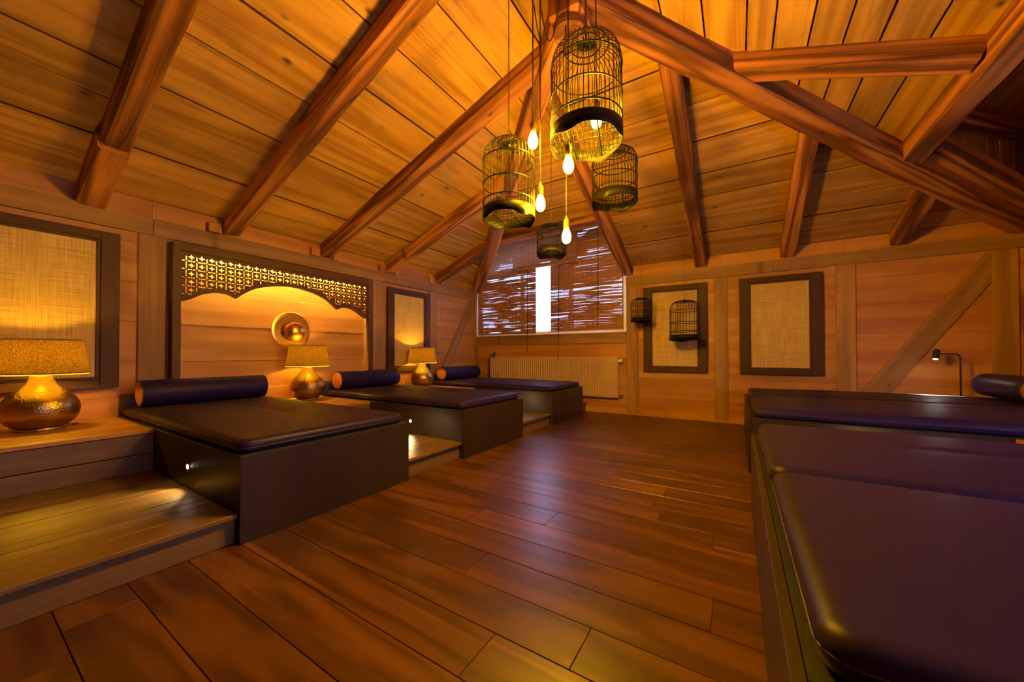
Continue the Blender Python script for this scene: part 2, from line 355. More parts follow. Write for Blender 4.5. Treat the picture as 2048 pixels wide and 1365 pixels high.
def shade(name, spec_dark, trans, scl):
    m, nt, out = newmat(name); L = nt.links.new
    tc = N(nt, 'ShaderNodeTexCoord'); nz = N(nt, 'ShaderNodeTexNoise'); nz.inputs['Scale'].default_value = 1; nz.inputs['Detail'].default_value = 4; nz.inputs['Roughness'].default_value = 0.75
    q = N(nt, 'ShaderNodeVectorMath', operation='MULTIPLY'); q.inputs[1].default_value = scl; L(tc.outputs['Object'], q.inputs[0]); L(q.outputs[0], nz.inputs['Vector'])
    cr_ = N(nt, 'ShaderNodeValToRGB'); e = cr_.color_ramp.elements; e[0].position = 0.38; e[0].color = (*[c*0.06 for c in trans], 1); e[1].position = 0.62; e[1].color = (*trans, 1); L(nz.outputs['Fac'], cr_.inputs[0])
    d = N(nt, 'ShaderNodeBsdfDiffuse'); d.inputs[0].default_value = (*spec_dark, 1)
    t = N(nt, 'ShaderNodeBsdfTranslucent'); L(cr_.outputs[0], t.inputs[0])
    ad = N(nt, 'ShaderNodeMixShader'); ad.inputs[0].default_value = 0.6; L(d.outputs[0], ad.inputs[1]); L(t.outputs[0], ad.inputs[2]); L(ad.outputs[0], out.inputs[0]); return m
M['shade'] = shade('charcoal_linen_shade', (0.045, 0.035, 0.025), (0.45, 0.27, 0.10), (140, 140, 210))
def lining():
    m, nt, out = newmat('white_shade_lining'); L = nt.links.new
    d = N(nt, 'ShaderNodeBsdfDiffuse'); d.inputs[0].default_value = (0.85, 0.8, 0.68, 1); t = N(nt, 'ShaderNodeBsdfTranslucent'); t.inputs[0].default_value = (0.8, 0.72, 0.55, 1)
    x = N(nt, 'ShaderNodeMixShader'); x.inputs[0].default_value = 0.45; L(d.outputs[0], x.inputs[1]); L(t.outputs[0], x.inputs[2]); L(x.outputs[0], out.inputs[0]); return m
M['lining'] = lining()
def bamboo():
    m, nt, out = newmat('bamboo_slats'); L = nt.links.new
    tc = N(nt, 'ShaderNodeTexCoord'); nz = N(nt, 'ShaderNodeTexNoise'); nz.inputs['Scale'].default_value = 1; nz.inputs['Detail'].default_value = 3
    q = N(nt, 'ShaderNodeVectorMath', operation='MULTIPLY'); q.inputs[1].default_value = (3, 10, 130); L(tc.outputs['Object'], q.inputs[0]); L(q.outputs[0], nz.inputs['Vector'])
    cr_ = N(nt, 'ShaderNodeValToRGB'); e = cr_.color_ramp.elements; e[0].position = 0.3; e[0].color = (0.26, 0.10, 0.035, 1); e[1].position = 0.7; e[1].color = (0.52, 0.24, 0.09, 1); L(nz.outputs['Fac'], cr_.inputs[0])
    p = N(nt, 'ShaderNodeBsdfPrincipled'); p.inputs['Roughness'].default_value = 0.5; L(cr_.outputs[0], p.inputs['Base Color'])
    t = N(nt, 'ShaderNodeBsdfTranslucent'); t.inputs[0].default_value = (0.30, 0.11, 0.03, 1)
    x = N(nt, 'ShaderNodeMixShader'); x.inputs[0].default_value = 0.18; L(p.outputs[0], x.inputs[1]); L(t.outputs[0], x.inputs[2])
    L(x.outputs[0], out.inputs[0]); return m
M['bamboo'] = bamboo()
def glass():
    m, nt, out = newmat('window_glass'); L = nt.links.new
    t = N(nt, 'ShaderNodeBsdfTransparent'); g = N(nt, 'ShaderNodeBsdfGlossy'); g.inputs[1].default_value = 0.02
    x = N(nt, 'ShaderNodeMixShader'); x.inputs[0].default_value = 0.06; L(t.outputs[0], x.inputs[1]); L(g.outputs[0], x.inputs[2]); L(x.outputs[0], out.inputs[0]); return m
M['glass'] = glass()
M['plaster'] = plain('rear_plaster', (0.45, 0.27, 0.12), 0.8)

# ================================================================== FLOOR
fl = box('floor', (XL-0.15, XR+0.15), (YF-0.1, YB+0.15), (-0.12, -0.022), M['beam'], None, 'x', 0); tag(fl, kind='structure')
tag(fl, 'floor of wide oiled oak planks running across the room', 'floor')
row = 0; y = 0.252-0.2057*22
while y < YB:
    y1 = min(y+0.2057, YB); x = XL + random.uniform(-1.6, 0.0)
    if 1.69 < y < 1.71: x = -1.393-2.4
    if 2.10 < y < 2.12: x = -0.116-2.6
    while x < XR:
        ln = random.uniform(1.9, 2.9)
        if 1.69 < y < 1.71 and x < -3: ln = 2.4
        if 2.10 < y < 2.12 and x < -2: ln = 2.6
        a, b = max(x, XL), min(x+ln, XR)
        if b-a > 0.02:
            dz = random.uniform(-0.0008, 0.0)
            box('plank', (a+0.0006, b-0.0006), (y+0.0013, y1-0.0013), (-0.022, dz), M['floor'], fl, 'x', 0.0015)
        x += ln
    y += 0.2057; row += 1

# ================================================================== CEILING (hip roof: left, back and right slopes)
def roof_backing():
    o = 0.045; vs, fs = [], []
    def quad(ps):
        b = len(vs)
        for dz in (o, o+0.06):
            for p in ps: vs.append(Vector((p[0], p[1], p[2]+dz)))
        n = len(ps); fs.append(tuple(range(b, b+n))); fs.append(tuple(range(b+n, b+2*n)))
        for i in range(n): fs.append((b+i, b+(i+1) % n, b+(i+1) % n+n, b+i+n))
    quad([(XL-0.2, YF-0.1, zl(XL-0.2)), (AX, YF-0.1, AZ), (AX, AY, AZ), (XL-0.2, YB+0.2, zl(XL-0.2))])
    quad([(AX, YF-0.1, AZ), (1.34, YF-0.1, zr(1.34)), (1.34, YB-XR+1.34, zr(1.34)), (AX, AY, AZ)])
    h = lambda y: (XL+YB-y, y, zb(y)); k = lambda y: (XR-YB+y, y, zb(y))
    quad([(AX, AY, AZ), k(4.84), h(4.84)])
    quad([(-1.52, 4.84, zb(4.84)), k(4.84), k(YB+0.2), (-1.52, YB+0.2, zb(YB+0.2))])
    return obj('ceiling', [v-Vector((AX, AY, AZ)) for v in vs], fs, M['beam'], None, Matrix.Translation((AX, AY, AZ)))
ce = tag(roof_backing(), 'hipped timber ceiling of old spruce boards on hewn rafters', 'ceiling', kind='structure')
GAP = 0.0055
def proud(): return random.uniform(-0.004, 0.004)
bl = [XL-0.1, -4.35, -4.07, -3.705, -3.43, -2.965, -2.586, -2.19, -1.78, -1.40, AX+0.02]
for a, b in zip(bl, bl[1:]):
    cuts = [YF, random.uniform(-2.6, -0.6), YB]
    for c0, c1 in zip(cuts, cuts[1:]):
        poly = [(a+GAP, c0), (b-GAP, c0), (b-GAP, c1-GAP), (a+GAP, c1-GAP)]
        poly = clip(poly, 1, 1, XL+YB+0.03)          # left of the hip
        d = proud()
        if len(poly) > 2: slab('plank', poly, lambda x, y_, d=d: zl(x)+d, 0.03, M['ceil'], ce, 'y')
bb = [AY-0.02, 2.88, 3.29, 3.689, 4.085, 4.51, 4.86, 5.256, 5.52, 5.78, YB+0.06]
for a, b in zip(bb, bb[1:]):
    poly = [(XL, a+GAP), (XR, a+GAP), (XR, b-GAP), (XL, b-GAP)]
    poly = clip(poly, -1, -1, -(XL+YB)+0.03); poly = clip(poly, 1, -1, XR-YB+0.03)
    if a > 4.8: poly = clip(poly, -1, 0, 1.54)        # opening of the window dormer
    d = proud()
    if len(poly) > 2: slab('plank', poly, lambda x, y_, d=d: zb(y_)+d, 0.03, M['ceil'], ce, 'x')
br = [AX-0.02, -0.74, -0.47, -0.20, 0.068, 0.234, 0.439, 0.628, 0.813, 1.044, 1.36]
for a, b in zip(br, br[1:]):
    cuts = [YF, random.uniform(-2.4, 0.2), YB]
    for c0, c1 in zip(cuts, cuts[1:]):
        poly = [(a+GAP, c0), (b-GAP, c0), (b-GAP, c1-GAP), (a+GAP, c1-GAP)]
        poly = clip(poly, -1, 1, YB-XR+0.03); d = proud()
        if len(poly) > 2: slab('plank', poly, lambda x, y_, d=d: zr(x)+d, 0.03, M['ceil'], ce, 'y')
# rafters of the left slope
nL = Vector((-T, 0, 1)).normalized(); nB = Vector((0, T, 1)).normalized(); nR = Vector((T, 0, 1)).normalized()
RW, RD = 0.155, 0.155
for yc in (-3.5, -2.45, -1.4, -0.35, 0.715, 1.70, 2.76, 3.80, 4.86):
    xt = min(AX-0.03, XL+(YB-yc)-0.06) if yc > AY else AX-0.03
    beam('rafter', (XL-0.02, yc, zl(XL-0.02)+0.004), (xt, yc, zl(xt)+0.004), RW, RD, M['beam'], ce, nL, 0.005)
for xc in (-1.53, -0.46, 0.57, 1.63):
    yt = AY+abs(xc-AX)+0.06
    beam('rafter', (xc, YB+0.02, zb(YB+0.02)+0.004), (xc, yt, zb(yt)+0.004), RW, RD, M['beam'], ce, nB, 0.005)
for yc in (3.40, 1.0, -1.4, -3.6):
    x0 = AX+0.03 if yc < AY else XR-(YB-yc)+0.04
    beam('rafter', (x0, yc, zr(x0)+0.004), (1.30, yc, zr(1.30)+0.004), RW, RD*0.95, M['beam'], ce, nR, 0.005)
beam('rafter_tail', (XL-0.02, 0.700, zl(XL-0.02)-0.02), (-3.98, 0.700, zl(-3.98)-0.02), 0.165, 0.17, M['beam'], ce, nL, 0.005)
# hip rafters, purlin, window header, king post
beam('hip_rafter', (XL+0.02, YB-0.02, zl(XL+0.02)+0.01), (AX-0.04, AY+0.04, AZ-0.01), 0.19, 0.20, M['beam'], ce, (0, 0, 1), 0.006, seg=40)
beam('hip_rafter', (XR+0.02, YB+0.02, ZE+0.0), (AX+0.04, AY+0.04, AZ-0.01), 0.20, 0.20, M['beam'], ce, (0, 0, 1), 0.006, seg=40)
beam('purlin', (1.36, 4.85, zr(1.36)+0.05), (1.36, YF, zr(1.36)+0.05), 0.17, 0.20, M['beam'], ce, (0, 0, 1), 0.006, seg=60)
beam('header_beam', (-3.48, 4.84, zb(4.84)+0.05), (-1.50, 4.84, zb(4.84)+0.05), 0.14, 0.16, M['beam'], ce, nB, 0.004)
beam('ridge_beam', (AX, AY, AZ), (AX, YF, AZ), 0.18, 0.22, M['beam'], ce, (0, 0, 1), 0.005, seg=40)
kp = box('king_post', (AX-0.125, AX+0.125), (AY-0.125, AY+0.125), (3.40, AZ), M['beam'], ce, 'z', 0.02)
vs, fs = lathe([(0.10, 3.33), (0.118, 3.34), (0.122, 3.37), (0.118, 3.405)], 36)
obj('post_knob', [v-Vector((0, 0, 3.37)) for v in vs], fs, M['beam'], ce, Matrix.Translation((AX, AY, 3.37)))
# side dormer right of the purlin: boarded cheek standing on the hip, upper beams, ceiling boards
dh = Vector((1, 1, 0)).normalized()
pc0 = Vector((1.20, 4.68, 0))
for i in range(9):
    a = pc0+dh*(0.22*i+0.003); b = pc0+dh*(0.22*i+0.217)
    za, z_b = zr(a.x)-0.05, zr(b.x)-0.05
    vs = []
    for off in (0, 0.025):
        w = Vector((-1, 1, 0)).normalized()*off
        vs += [a+w+Vector((0, 0, za)), b+w+Vector((0, 0, z_b)), b+w+Vector((0, 0, 3.36)), a+w+Vector((0, 0, 3.36))]
    c = (a+b)/2+Vector((0, 0, 3.0)); W = Matrix.Translation(c) @ Matrix.Rotation(math.radians(45), 4, 'Z') @ GR['z'].to_4x4(); Wi = W.inverted()
    obj('cheek_board', [Wi @ v for v in vs], [(0, 1, 2, 3), (4, 5, 6, 7), (0, 1, 5, 4), (1, 2, 6, 5), (2, 3, 7, 6), (3, 0, 4, 7)], M['ceil'], ce, W)
beam('valley_beam', (1.50, 4.78, zr(1.40)+0.10), (2.75, 6.03, zr(2.65)+0.10), 0.15, 0.17, M['beam'], ce, (0, 0, 1), 0.007, seg=30)
beam('dormer_beam', (1.30, 4.70, 3.34), (2.95, 6.35, 3.34), 0.14, 0.15, M['beam'], ce, (0, 0, 1), 0.005)
for i, x0 in enumerate((1.28, 1.62, 1.96, 2.30)):
    d = proud()
    box('plank', (x0+0.004, x0+0.336), (0.6, 4.70+(x0+0.34-1.2)), (3.35+d, 3.38+d), M['ceil'], ce, 'y', 0.002)
box('dormer_upstand', (1.335, 1.36), (0.6, 4.90), (zr(1.36)-0.02, 3.40), M['ceil'], ce, 'y', 0)
box('dormer_upstand', (1.335, XR+0.1), (0.58, 0.605), (2.80, 3.45), M['ceil'], ce, 'x', 0)
box('dormer_roof', (1.25, XR+0.15), (0.55, YB+0.4), (3.395, 3.45), M['beam'], ce, 'y', 0)
for yc in (4.35, 3.3, 2.2, 1.2):
    beam('dormer_rafter', (1.34, yc, 3.352), (XR+0.02, yc, 3.352), 0.12, 0.12, M['beam'], ce, (0, 0, 1), 0.004)

# ================================================================== LEFT WALL
wl = box('wall_left', (XL-0.16, XL-0.03), (YF-0.1, YB+0.1), (-0.1, ZE+0.12), M['beam'], None, 'y', 0); tag(wl, 'long left wall of pine boards between brushed timber posts', 'wall', kind='structure')
zz = [0.0, 0.33, 0.62, 0.93, 1.30, 1.66, 2.02, 2.44]
for z0, z1 in zip(zz, zz[1:]):
    cuts = [YF, -2.2, 1.08, 3.58, 4.75, YB]
    for c0, c1 in zip(cuts, cuts[1:]):
        d = random.uniform(-0.001, 0.001)
        box('wall_board', (XL-0.03, XL+d), (c0+0.001, c1-0.001), (z0+0.0008, z1-0.0008), M['pine'], wl, 'y', 0.001)
for y0, y1 in ((YF, -2.1), (-2.1, 1.085), (1.086, 3.9), (3.901, YB-0.02)):
    box('wall_rail', (XL-0.01, XL+0.03), (y0+0.001, y1-0.001), (2.115, 2.272), M['timber'], wl, 'y', 0.004)
for y0, y1 in ((0.987, 1.178), (3.46, 3.70), (4.66, 4.86), (5.98, 6.07), (-1.4, -1.2), (-3.3, -3.1)):
    box('wall_post', (XL-0.01, XL+0.022), (y0, y1), (0.0 if y0 > 5 else 0.652, 2.115), M['timber'], wl, 'z', 0.004)
beam('wall_brace', (XL+0.02, 4.80, 0.30), (XL+0.02, 5.93, 2.12), 0.17, 0.04, M['timber'], wl, (1, 0, 0), 0.001, 0.003)
for yc in (1.70, 2.76, 3.80, 4.86):
    box('rafter_block', (XL, XL+0.06), (yc-0.21, yc-0.10), (2.272, 2.37), M['pine'], wl, 'z', 0.003)
    if yc > 2: box('rafter_block', (XL, XL+0.05), (yc+0.09, yc+0.15), (2.272, 2.34), M['pine'], wl, 'z', 0.003)

MB().tube([(XL+0.004, 4.10, 0.716), (XL+0.004, 4.10, 0.60), (XL+0.004, 4.105, 0.458)], 0.004, 6).build('cable', M['white'], wl, True)

# ================================================================== BACK WALL with the window
wb = box('wall_back', (-1.56, XR+0.1), (YB+0.03, YB+0.16), (-0.1, ZE+0.1), M['beam'], None, 'x', 0); tag(wb, 'back wall of pine boards with timber posts and a diagonal brace', 'wall', kind='structure')
box('wall_backing', (XL-0.1, -1.561), (YB+0.03, YB+0.16), (-0.1, 1.34), M['beam'], wb, 'x', 0)
zz = [0.0, 0.30, 0.62, 0.93, 1.25, 1.60, 1.93, 2.26, ZE+0.03]
for z0, z1 in zip(zz, zz[1:]):
    for c0, c1 in ((XL, -1.56), (-1.56, -0.2), (-0.2, 1.15), (1.15, XR)):
        if c1 < -1.4 and z1 > 1.26: continue
        box('wall_board', (c0+0.001, c1-0.001), (YB, YB+0.03), (z0+0.0008, z1-0.0008), M['pine'], wb, 'x', 0.001)
for x0, x1 in ((-1.565, 0.42), (0.421, XR)):
    box('wall_rail', (x0, x1), (YB-0.028, YB+0.01), (2.118, 2.275), M['timber'], wb, 'x', 0.004)
for x0, x1 in ((-1.56, -1.374), (-0.287, -0.121), (1.06, 1.246), (2.333, 2.52)):
    box('wall_post', (x0, x1), (YB-0.022, YB+0.01), (0.04, 2.118), M['timber'], wb, 'z', 0.004)
beam('wall_brace', (1.20, YB-0.021, 0.20), (2.42, YB-0.021, 2.10), 0.20, 0.03, M['timber'], wb, (0, -1, 0), 0.001, 0.003)
box('sill_rail', (XL, -1.563), (YB-0.026, YB+0.02), (1.18, 1.345), M['timber'], wb, 'x', 0.004)
bs = empty('baseboard_back', (0, YB, 0), 'low pine baseboard along the back wall', 'baseboard', kind='structure')
for x0, x1 in ((XL, -1.56), (-1.56, -0.25), (-0.25, XR)):
    box('board', (x0+0.001, x1-0.001), (YB-0.018, YB), (0.0, 0.115 if x0 > -4 else 0.10), M['pine'], bs, 'x', 0.002)
# dormer around the window
for cx0, cx1 in ((XL-0.06, XL-0.005), (-1.53, -1.48)):
    vs = [Vector((x, y_, z_)) for x in (cx0, cx1) for y_, z_ in ((4.82, zb(4.82)+0.01), (YB+0.12, zb(YB+0.12)+0.01), (YB+0.12, 3.45), (4.82, 3.45))]
    obj('dormer_cheek', vs, [(0, 1, 2, 3), (4, 5, 6, 7), (0, 1, 5, 4), (1, 2, 6, 5), (2, 3, 7, 6), (3, 0, 4, 7)], M['ceil'], wb)
box('dormer_top', (XL-0.06, -1.49), (4.80, YB+0.1), (3.40, 3.46), M['ceil'], wb, 'x', 0)
box('dormer_front', (XL-0.06, -1.49), (4.78, 4.81), (3.05, 3.45), M['ceil'], wb, 'x', 0)
wi = empty('window_1', (-3.1, YB+0.05, 1.35), 'wide white-framed window half covered by bamboo blinds', 'window', kind='structure')
box('window_sill', (XL+0.01, -1.55), (YB-0.05, YB+0.06), (1.345, 1.368), M['pine'], wi, 'x', 0.003)
for x0, x1 in ((XL+0.02, -4.56), (-3.62, -3.55), (-2.60, -2.53), (-1.64, -1.567)):
    box('window_stile', (x0, x1), (YB+0.03, YB+0.09), (1.368, 3.40), M['white'], wi, 'z', 0.004)
for z0, z1 in ((1.368, 1.43), (3.30, 3.40)):
    box('window_rail', (XL+0.02, -1.567), (YB+0.032, YB+0.088), (z0, z1), M['white'], wi, 'x', 0.004)
for x0, x1 in ((-4.56, -3.62), (-3.55, -2.60), (-2.53, -1.64)):
    box('pane', (x0, x1), (YB+0.055, YB+0.061), (1.43, 3.30), M['glass'], wi, 'x', 0)

# ================================================================== RIGHT WALL (outside the frame) and rear wall
wr_ = empty('wall_right', (XR, 2, 0), 'right wall behind the bed heads with a dormer window', 'wall', kind='structure')
for nm, y0, y1, z0, z1 in (('wall_panel', YF, 0.0, 0, 3.4), ('wall_panel', 3.0, YB+0.1, 0, 3.4), ('wall_panel', 0.0, 3.0, 0, 0.90), ('wall_panel', 0.0, 3.0, 1.60, 3.4)):
    box(nm, (XR+0.03, XR+0.12), (y0, y1), (z0, z1), M['beam'], wr_, 'y', 0)
    nb = max(1, round((z1-z0)/0.34))
    for k in range(nb):
        for c0, c1 in (((y0, (y0+y1)/2), ((y0+y1)/2, y1)) if y1-y0 > 2.5 else ((y0, y1),)):
            box('wall_board', (XR+random.uniform(-0.001, 0.001), XR+0.03), (c0+0.001, c1-0.001), (z0+(z1-z0)*k/nb+0.0008, z0+(z1-z0)*(k+1)/nb-0.0008), M['pine'], wr_, 'y', 0.001)
box('roof_closing', (1.36, XR+0.1), (YF, 0.7), (zr(1.36)-0.02, zr(1.36)+0.02), M['ceil'], wr_, 'y', 0)
w2 = empty('window_2', (XR+0.05, 1.5, 0.90), 'white-framed dormer window in the right wall', 'window', kind='structure')
for y0, y1 in ((0.0, 0.07), (1.465, 1.535), (2.93, 3.0)):
    box('window_stile', (XR+0.03, XR+0.09), (y0, y1), (0.90, 1.60), M['white'], w2, 'z', 0.004)
for z0, z1 in ((0.90, 0.96), (1.54, 1.60)):
    box('window_rail', (XR+0.032, XR+0.088), (0.0, 3.0), (z0, z1), M['white'], w2, 'y', 0.004)
for y0, y1 in ((0.07, 1.465), (1.535, 2.93)):
    box('pane', (XR+0.055, XR+0.061), (y0, y1), (0.96, 1.54), M['glass'], w2, 'y', 0)
wf = box('wall_front', (XL-0.1, XR+0.1), (YF-0.12, YF), (-0.1, AZ+0.1), M['pine'], None, 'x', 0); tag(wf, 'pine boarded gable wall behind the viewer', 'wall', kind='structure')

# ================================================================== STEPS AND BENCHES between the beds
XS, XB = -2.25, -3.614        # step front, bench front
def step_bench(y0, y1, side, lab_s, lab_b, bench=True):
    """side -1: left wall, +1: right wall"""
    if side < 0: fx, bx_, wx = XS, XB, XL+0.002
    else: fx, bx_, wx = 0.11, 1.50, XR-0.002
    s = 1 if side < 0 else -1
    st = empty('wooden_step', ((fx+bx_)/2, (y0+y1)/2, 0), lab_s, 'step', 'wooden steps between the daybeds')
    box('riser', (fx-s*0.02, fx-s*0.04), (y0, y1), (0, 0.135), M['step'], st, 'y', 0.002)
    edges = [0.0, 0.165, 0.27, 0.375, 0.48, 0.76, 1.06, abs(bx_-fx)]
    for a, b in zip(edges, edges[1:]):
        p, q = fx-s*(a+0.0025 if a else -0.012), fx-s*(b-0.0025)
        box('tread_board', (min(p, q), max(p, q)), (y0, y1), (0.135, 0.160), M['step'], st, 'y', 0.003)
    if bench:
        be = empty('lamp_bench', ((bx_+wx)/2, (y0+y1)/2, 0.16), lab_b, 'bench', 'raised benches behind the steps')
        for z0, z1 in ((0.1605, 0.284), (0.290, 0.428)):
            p, q = bx_, bx_-s*0.02
            box('fascia_board', (min(p, q), max(p, q)), (y0, y1), (z0, z1), M['step'], be, 'y', 0.002)
        n = 7; wdt = abs(wx-bx_)+0.012
        for k in range(n):
            p = bx_+s*0.012-s*(wdt*k/n); q = bx_+s*0.012-s*(wdt*(k+1)/n)+s*0.003
            box('top_board', (min(p, q), max(p, q)), (y0, y1), (0.432, 0.457), M['bench'], be, 'y', 0.002)
    return st
BEDS = [(0.857, 2.003), (2.680, 3.800), (4.620, 5.785)]
step_bench(-1.9, 0.855, -1, 'wide oak step left of the nearest left daybed', 'raised bench carrying the large front table lamp')
step_bench(2.005, 2.678, -1, 'oak step between the nearest and the middle left daybeds', 'raised bench with table lamp below the carved screen')
step_bench(3.802, 4.618, -1, 'oak step between the middle and the farthest left daybeds', 'raised bench with table lamp beside the small framed panel')
step_bench(5.787, 6.055, -1, 'short dark step end between the farthest daybed and radiator', '', False)
step_bench(2.932, 3.638, 1, 'oak step between the two right-hand double daybeds', 'raised bench between the two right-hand double daybeds')

# ================================================================== BEDS
def step_light(parent, x, y, z, ny):
    """small round LED set into a bed side; ny is the way it faces"""
    c = Vector((x, y, z))
    def disc(r, d, h):
        vs, fs = lathe([(r, 0), (r, h), (r*0.9, h+0.001)], 20)
        R = Matrix.Rotation(math.radians(-90 if ny > 0 else 90), 4, 'X')
        return [R @ v+Vector((0, ny*d, 0)) for v in vs], fs
    b = obj('step_light', *disc(0.022, 0.0, 0.003), M['chrome'], parent, Matrix.Translation(c))
    obj('lens', *disc(0.013, 0.003, 0.002), M['led'], b, Matrix.Translation(c))
    ld = bpy.data.lights.new('step_light_lamp', 'SPOT'); ld.energy = LED_W; ld.color = (1.0, 0.66, 0.24); ld.spot_size = math.radians(110); ld.spot_blend = 0.55; ld.shadow_soft_size = 0.012
    lo = bpy.data.objects.new('step_light_lamp', ld)
    d = Vector((0.12, ny, -0.62)).normalized()
    R = d.to_track_quat('-Z', 'Y').to_matrix().to_4x4()
    reg(lo, Matrix.Translation(c+Vector((0, ny*0.012, 0))) @ R, b)
def piping(parent, xr, yr, z, r=0.003):
    rr = 0.06; pts = []
    for cx, cy_, a0 in ((xr[1]-rr, yr[1]-rr, 0), (xr[0]+rr, yr[1]-rr, 90), (xr[0]+rr, yr[0]+rr, 180), (xr[1]-rr, yr[0]+rr, 270)):
        for k in range(5):
            a = math.radians(a0+k*22.5); pts.append((cx+rr*math.cos(a), cy_+rr*math.sin(a), z))
    MB().tube(pts, r, 5, True).build('piping', M['piping'], parent, True)
ZP = 0.46
def daybed(y0, y1, label):
    b = empty('daybed', ((XL-2.215)/2, (y0+y1)/2, 0), label, 'daybed', 'daybeds along the left wall')
    box('front_panel', (-2.237, -2.215), (y0, y1), (0.0, ZP), M['veneer'], b, 'z', 0.0015)
    for ya, yb in ((y0, y0+0.022), (y1-0.022, y1)):
        box('side_panel', (XL+0.04, -2.2375), (ya, yb), (0.0, ZP), M['veneer'], b, 'z', 0.0015)
    box('slat_base', (XL+0.05, -2.24), (y0+0.023, y1-0.023), (ZP-0.03, ZP+0.002), M['black'], b, 'x', 0.0)
    box('headboard', (XL+0.005, XL+0.035), (y0+0.015, y1-0.015), (0.40, 0.645), M['frame'], b, 'y', 0.002)
    cushion('head_cushion', (XL+0.037, XL+0.125), (y0+0.03, y1-0.03), (ZP, 0.632), 0.03, 0.0, M['leather'], b, 0.0, 0.03)
    xr = (XL+0.13, -2.247); yr = (y0+0.012, y1-0.02); zr_ = (ZP+0.003, 0.536)
    m = cushion('mattress', xr, yr, zr_, 0.0362, 0.030, M['leather'], b, 0.003)
    piping(m, (xr[0]+0.001, xr[1]-0.001), (yr[0]+0.001, yr[1]-0.001), 0.490)
    step_light(b, -2.94, y0, 0.293, -1)
    step_light(b, -2.94, y1, 0.293, 1)
    return b
def bolster(name, x, y0, y1, z, r, label, group='bolsters on the left daybeds'):
    t = empty(name, (x, (y0+y1)/2, z-r), label, 'bolster', group)
    n = 40; L = y1-y0; vs, fs = [], []
    prof = [(r*0.90, -L/2+0.004), (r*0.97, -L/2+0.006), (r, -L/2+0.014)]+[(r, -L/2+L*k/8) for k in range(1, 8)]+[(r, L/2-0.014), (r*0.97, L/2-0.006), (r*0.90, L/2-0.004)]
    v, f = lathe(prof, n, cap=False)
    R = Matrix.Rotation(math.radians(-90), 4, 'X')
    obj('roll', [R @ p for p in v], f, M['leather'], t, Matrix.Translation((x, (y0+y1)/2, z)), True)
    for s in (-1, 1):
        v, f = lathe([(r*0.90, 0.0), (r*0.7, 0.008), (r*0.4, 0.013), (0.002, 0.015)], n, cap=False)
        R2 = Matrix.Rotation(math.radians(-90*s), 4, 'X')
        obj('end_cap', [R2 @ p for p in v], f, M['cognac'], t, Matrix.Translation((x, (y0 if s < 0 else y1)-s*0.004, z)), True)
    for yy in (y0+0.008, y1-0.008): MB().tube(ring_pts((x, yy, z), r*0.985, 36, 'y'), 0.003, 5, True).build('piping', M['piping'], t, True)
    return t
for (y0, y1), l, lb in zip(BEDS, ('nearest left daybed, dark veneer box with aubergine leather mattress', 'middle left daybed between two wooden steps, leather mattress', 'farthest left daybed, leather mattress in front of the radiator'),
                          ('long leather bolster on the nearest left daybed', 'leather bolster on the middle left daybed, right of a lamp', 'leather bolster on the farthest left daybed')):
    daybed(y0, y1, l); bolster('bolster', -4.40, y0+0.085, y1-0.085, 0.660, 0.115, lb)
def double_bed(y0, y1, label, mats):
    b = empty('double_daybed', ((0.07+XR)/2, (y0+y1)/2, 0), label, 'daybed', 'double daybeds on the right')
    box('foot_panel', (0.07, 0.094), (y0, y1), (0.0, ZP), M['veneer'], b, 'z', 0.0015)
    for ya, yb in ((y0, y0+0.022), (y1-0.022, y1)):
        box('side_panel', (0.0945, XR-0.03), (ya, yb), (0.0, ZP), M['veneer'], b, 'z', 0.0015)
    box('slat_base', (0.095, XR-0.03), (y0+0.023, y1-0.023), (ZP-0.03, ZP+0.002), M['black'], b, 'x', 0.0)
    box('headboard', (XR-0.035, XR-0.005), (y0+0.015, y1-0.015), (0.40, 0.645), M['frame'], b, 'y', 0.002)
    for ya, yb in mats:
        xr = (0.108, XR-0.12); m = cushion('mattress', xr, (ya, yb), (ZP+0.003, 0.545), 0.0402, 0.030, M['leather'], b, 0.002)
        piping(m, (xr[0]+0.001, xr[1]-0.001), (ya+0.001, yb-0.001), 0.505)
        cushion('head_cushion', (XR-0.118, XR-0.037), (ya+0.02, yb-0.02), (ZP, 0.632), 0.03, 0.0, M['leather'], b, 0.0, 0.03)
    return b
bA = double_bed(0.745, 2.930, 'near right double daybed with two large leather mattresses', ((0.765, 1.770), (1.790, 2.912)))
bB = double_bed(3.640, 5.790, 'far right double daybed under the reading lamp', ((3.66, 4.845), (4.862, 5.772)))
step_light(bA, 0.85, 2.930, 0.293, 1); step_light(bB, 1.35, 3.640, 0.293, -1)
bolster('bolster', 2.16, 4.95, 5.70, 0.682, 0.115, 'dark leather bolster on the far right double daybed', 'bolsters on the right daybeds')

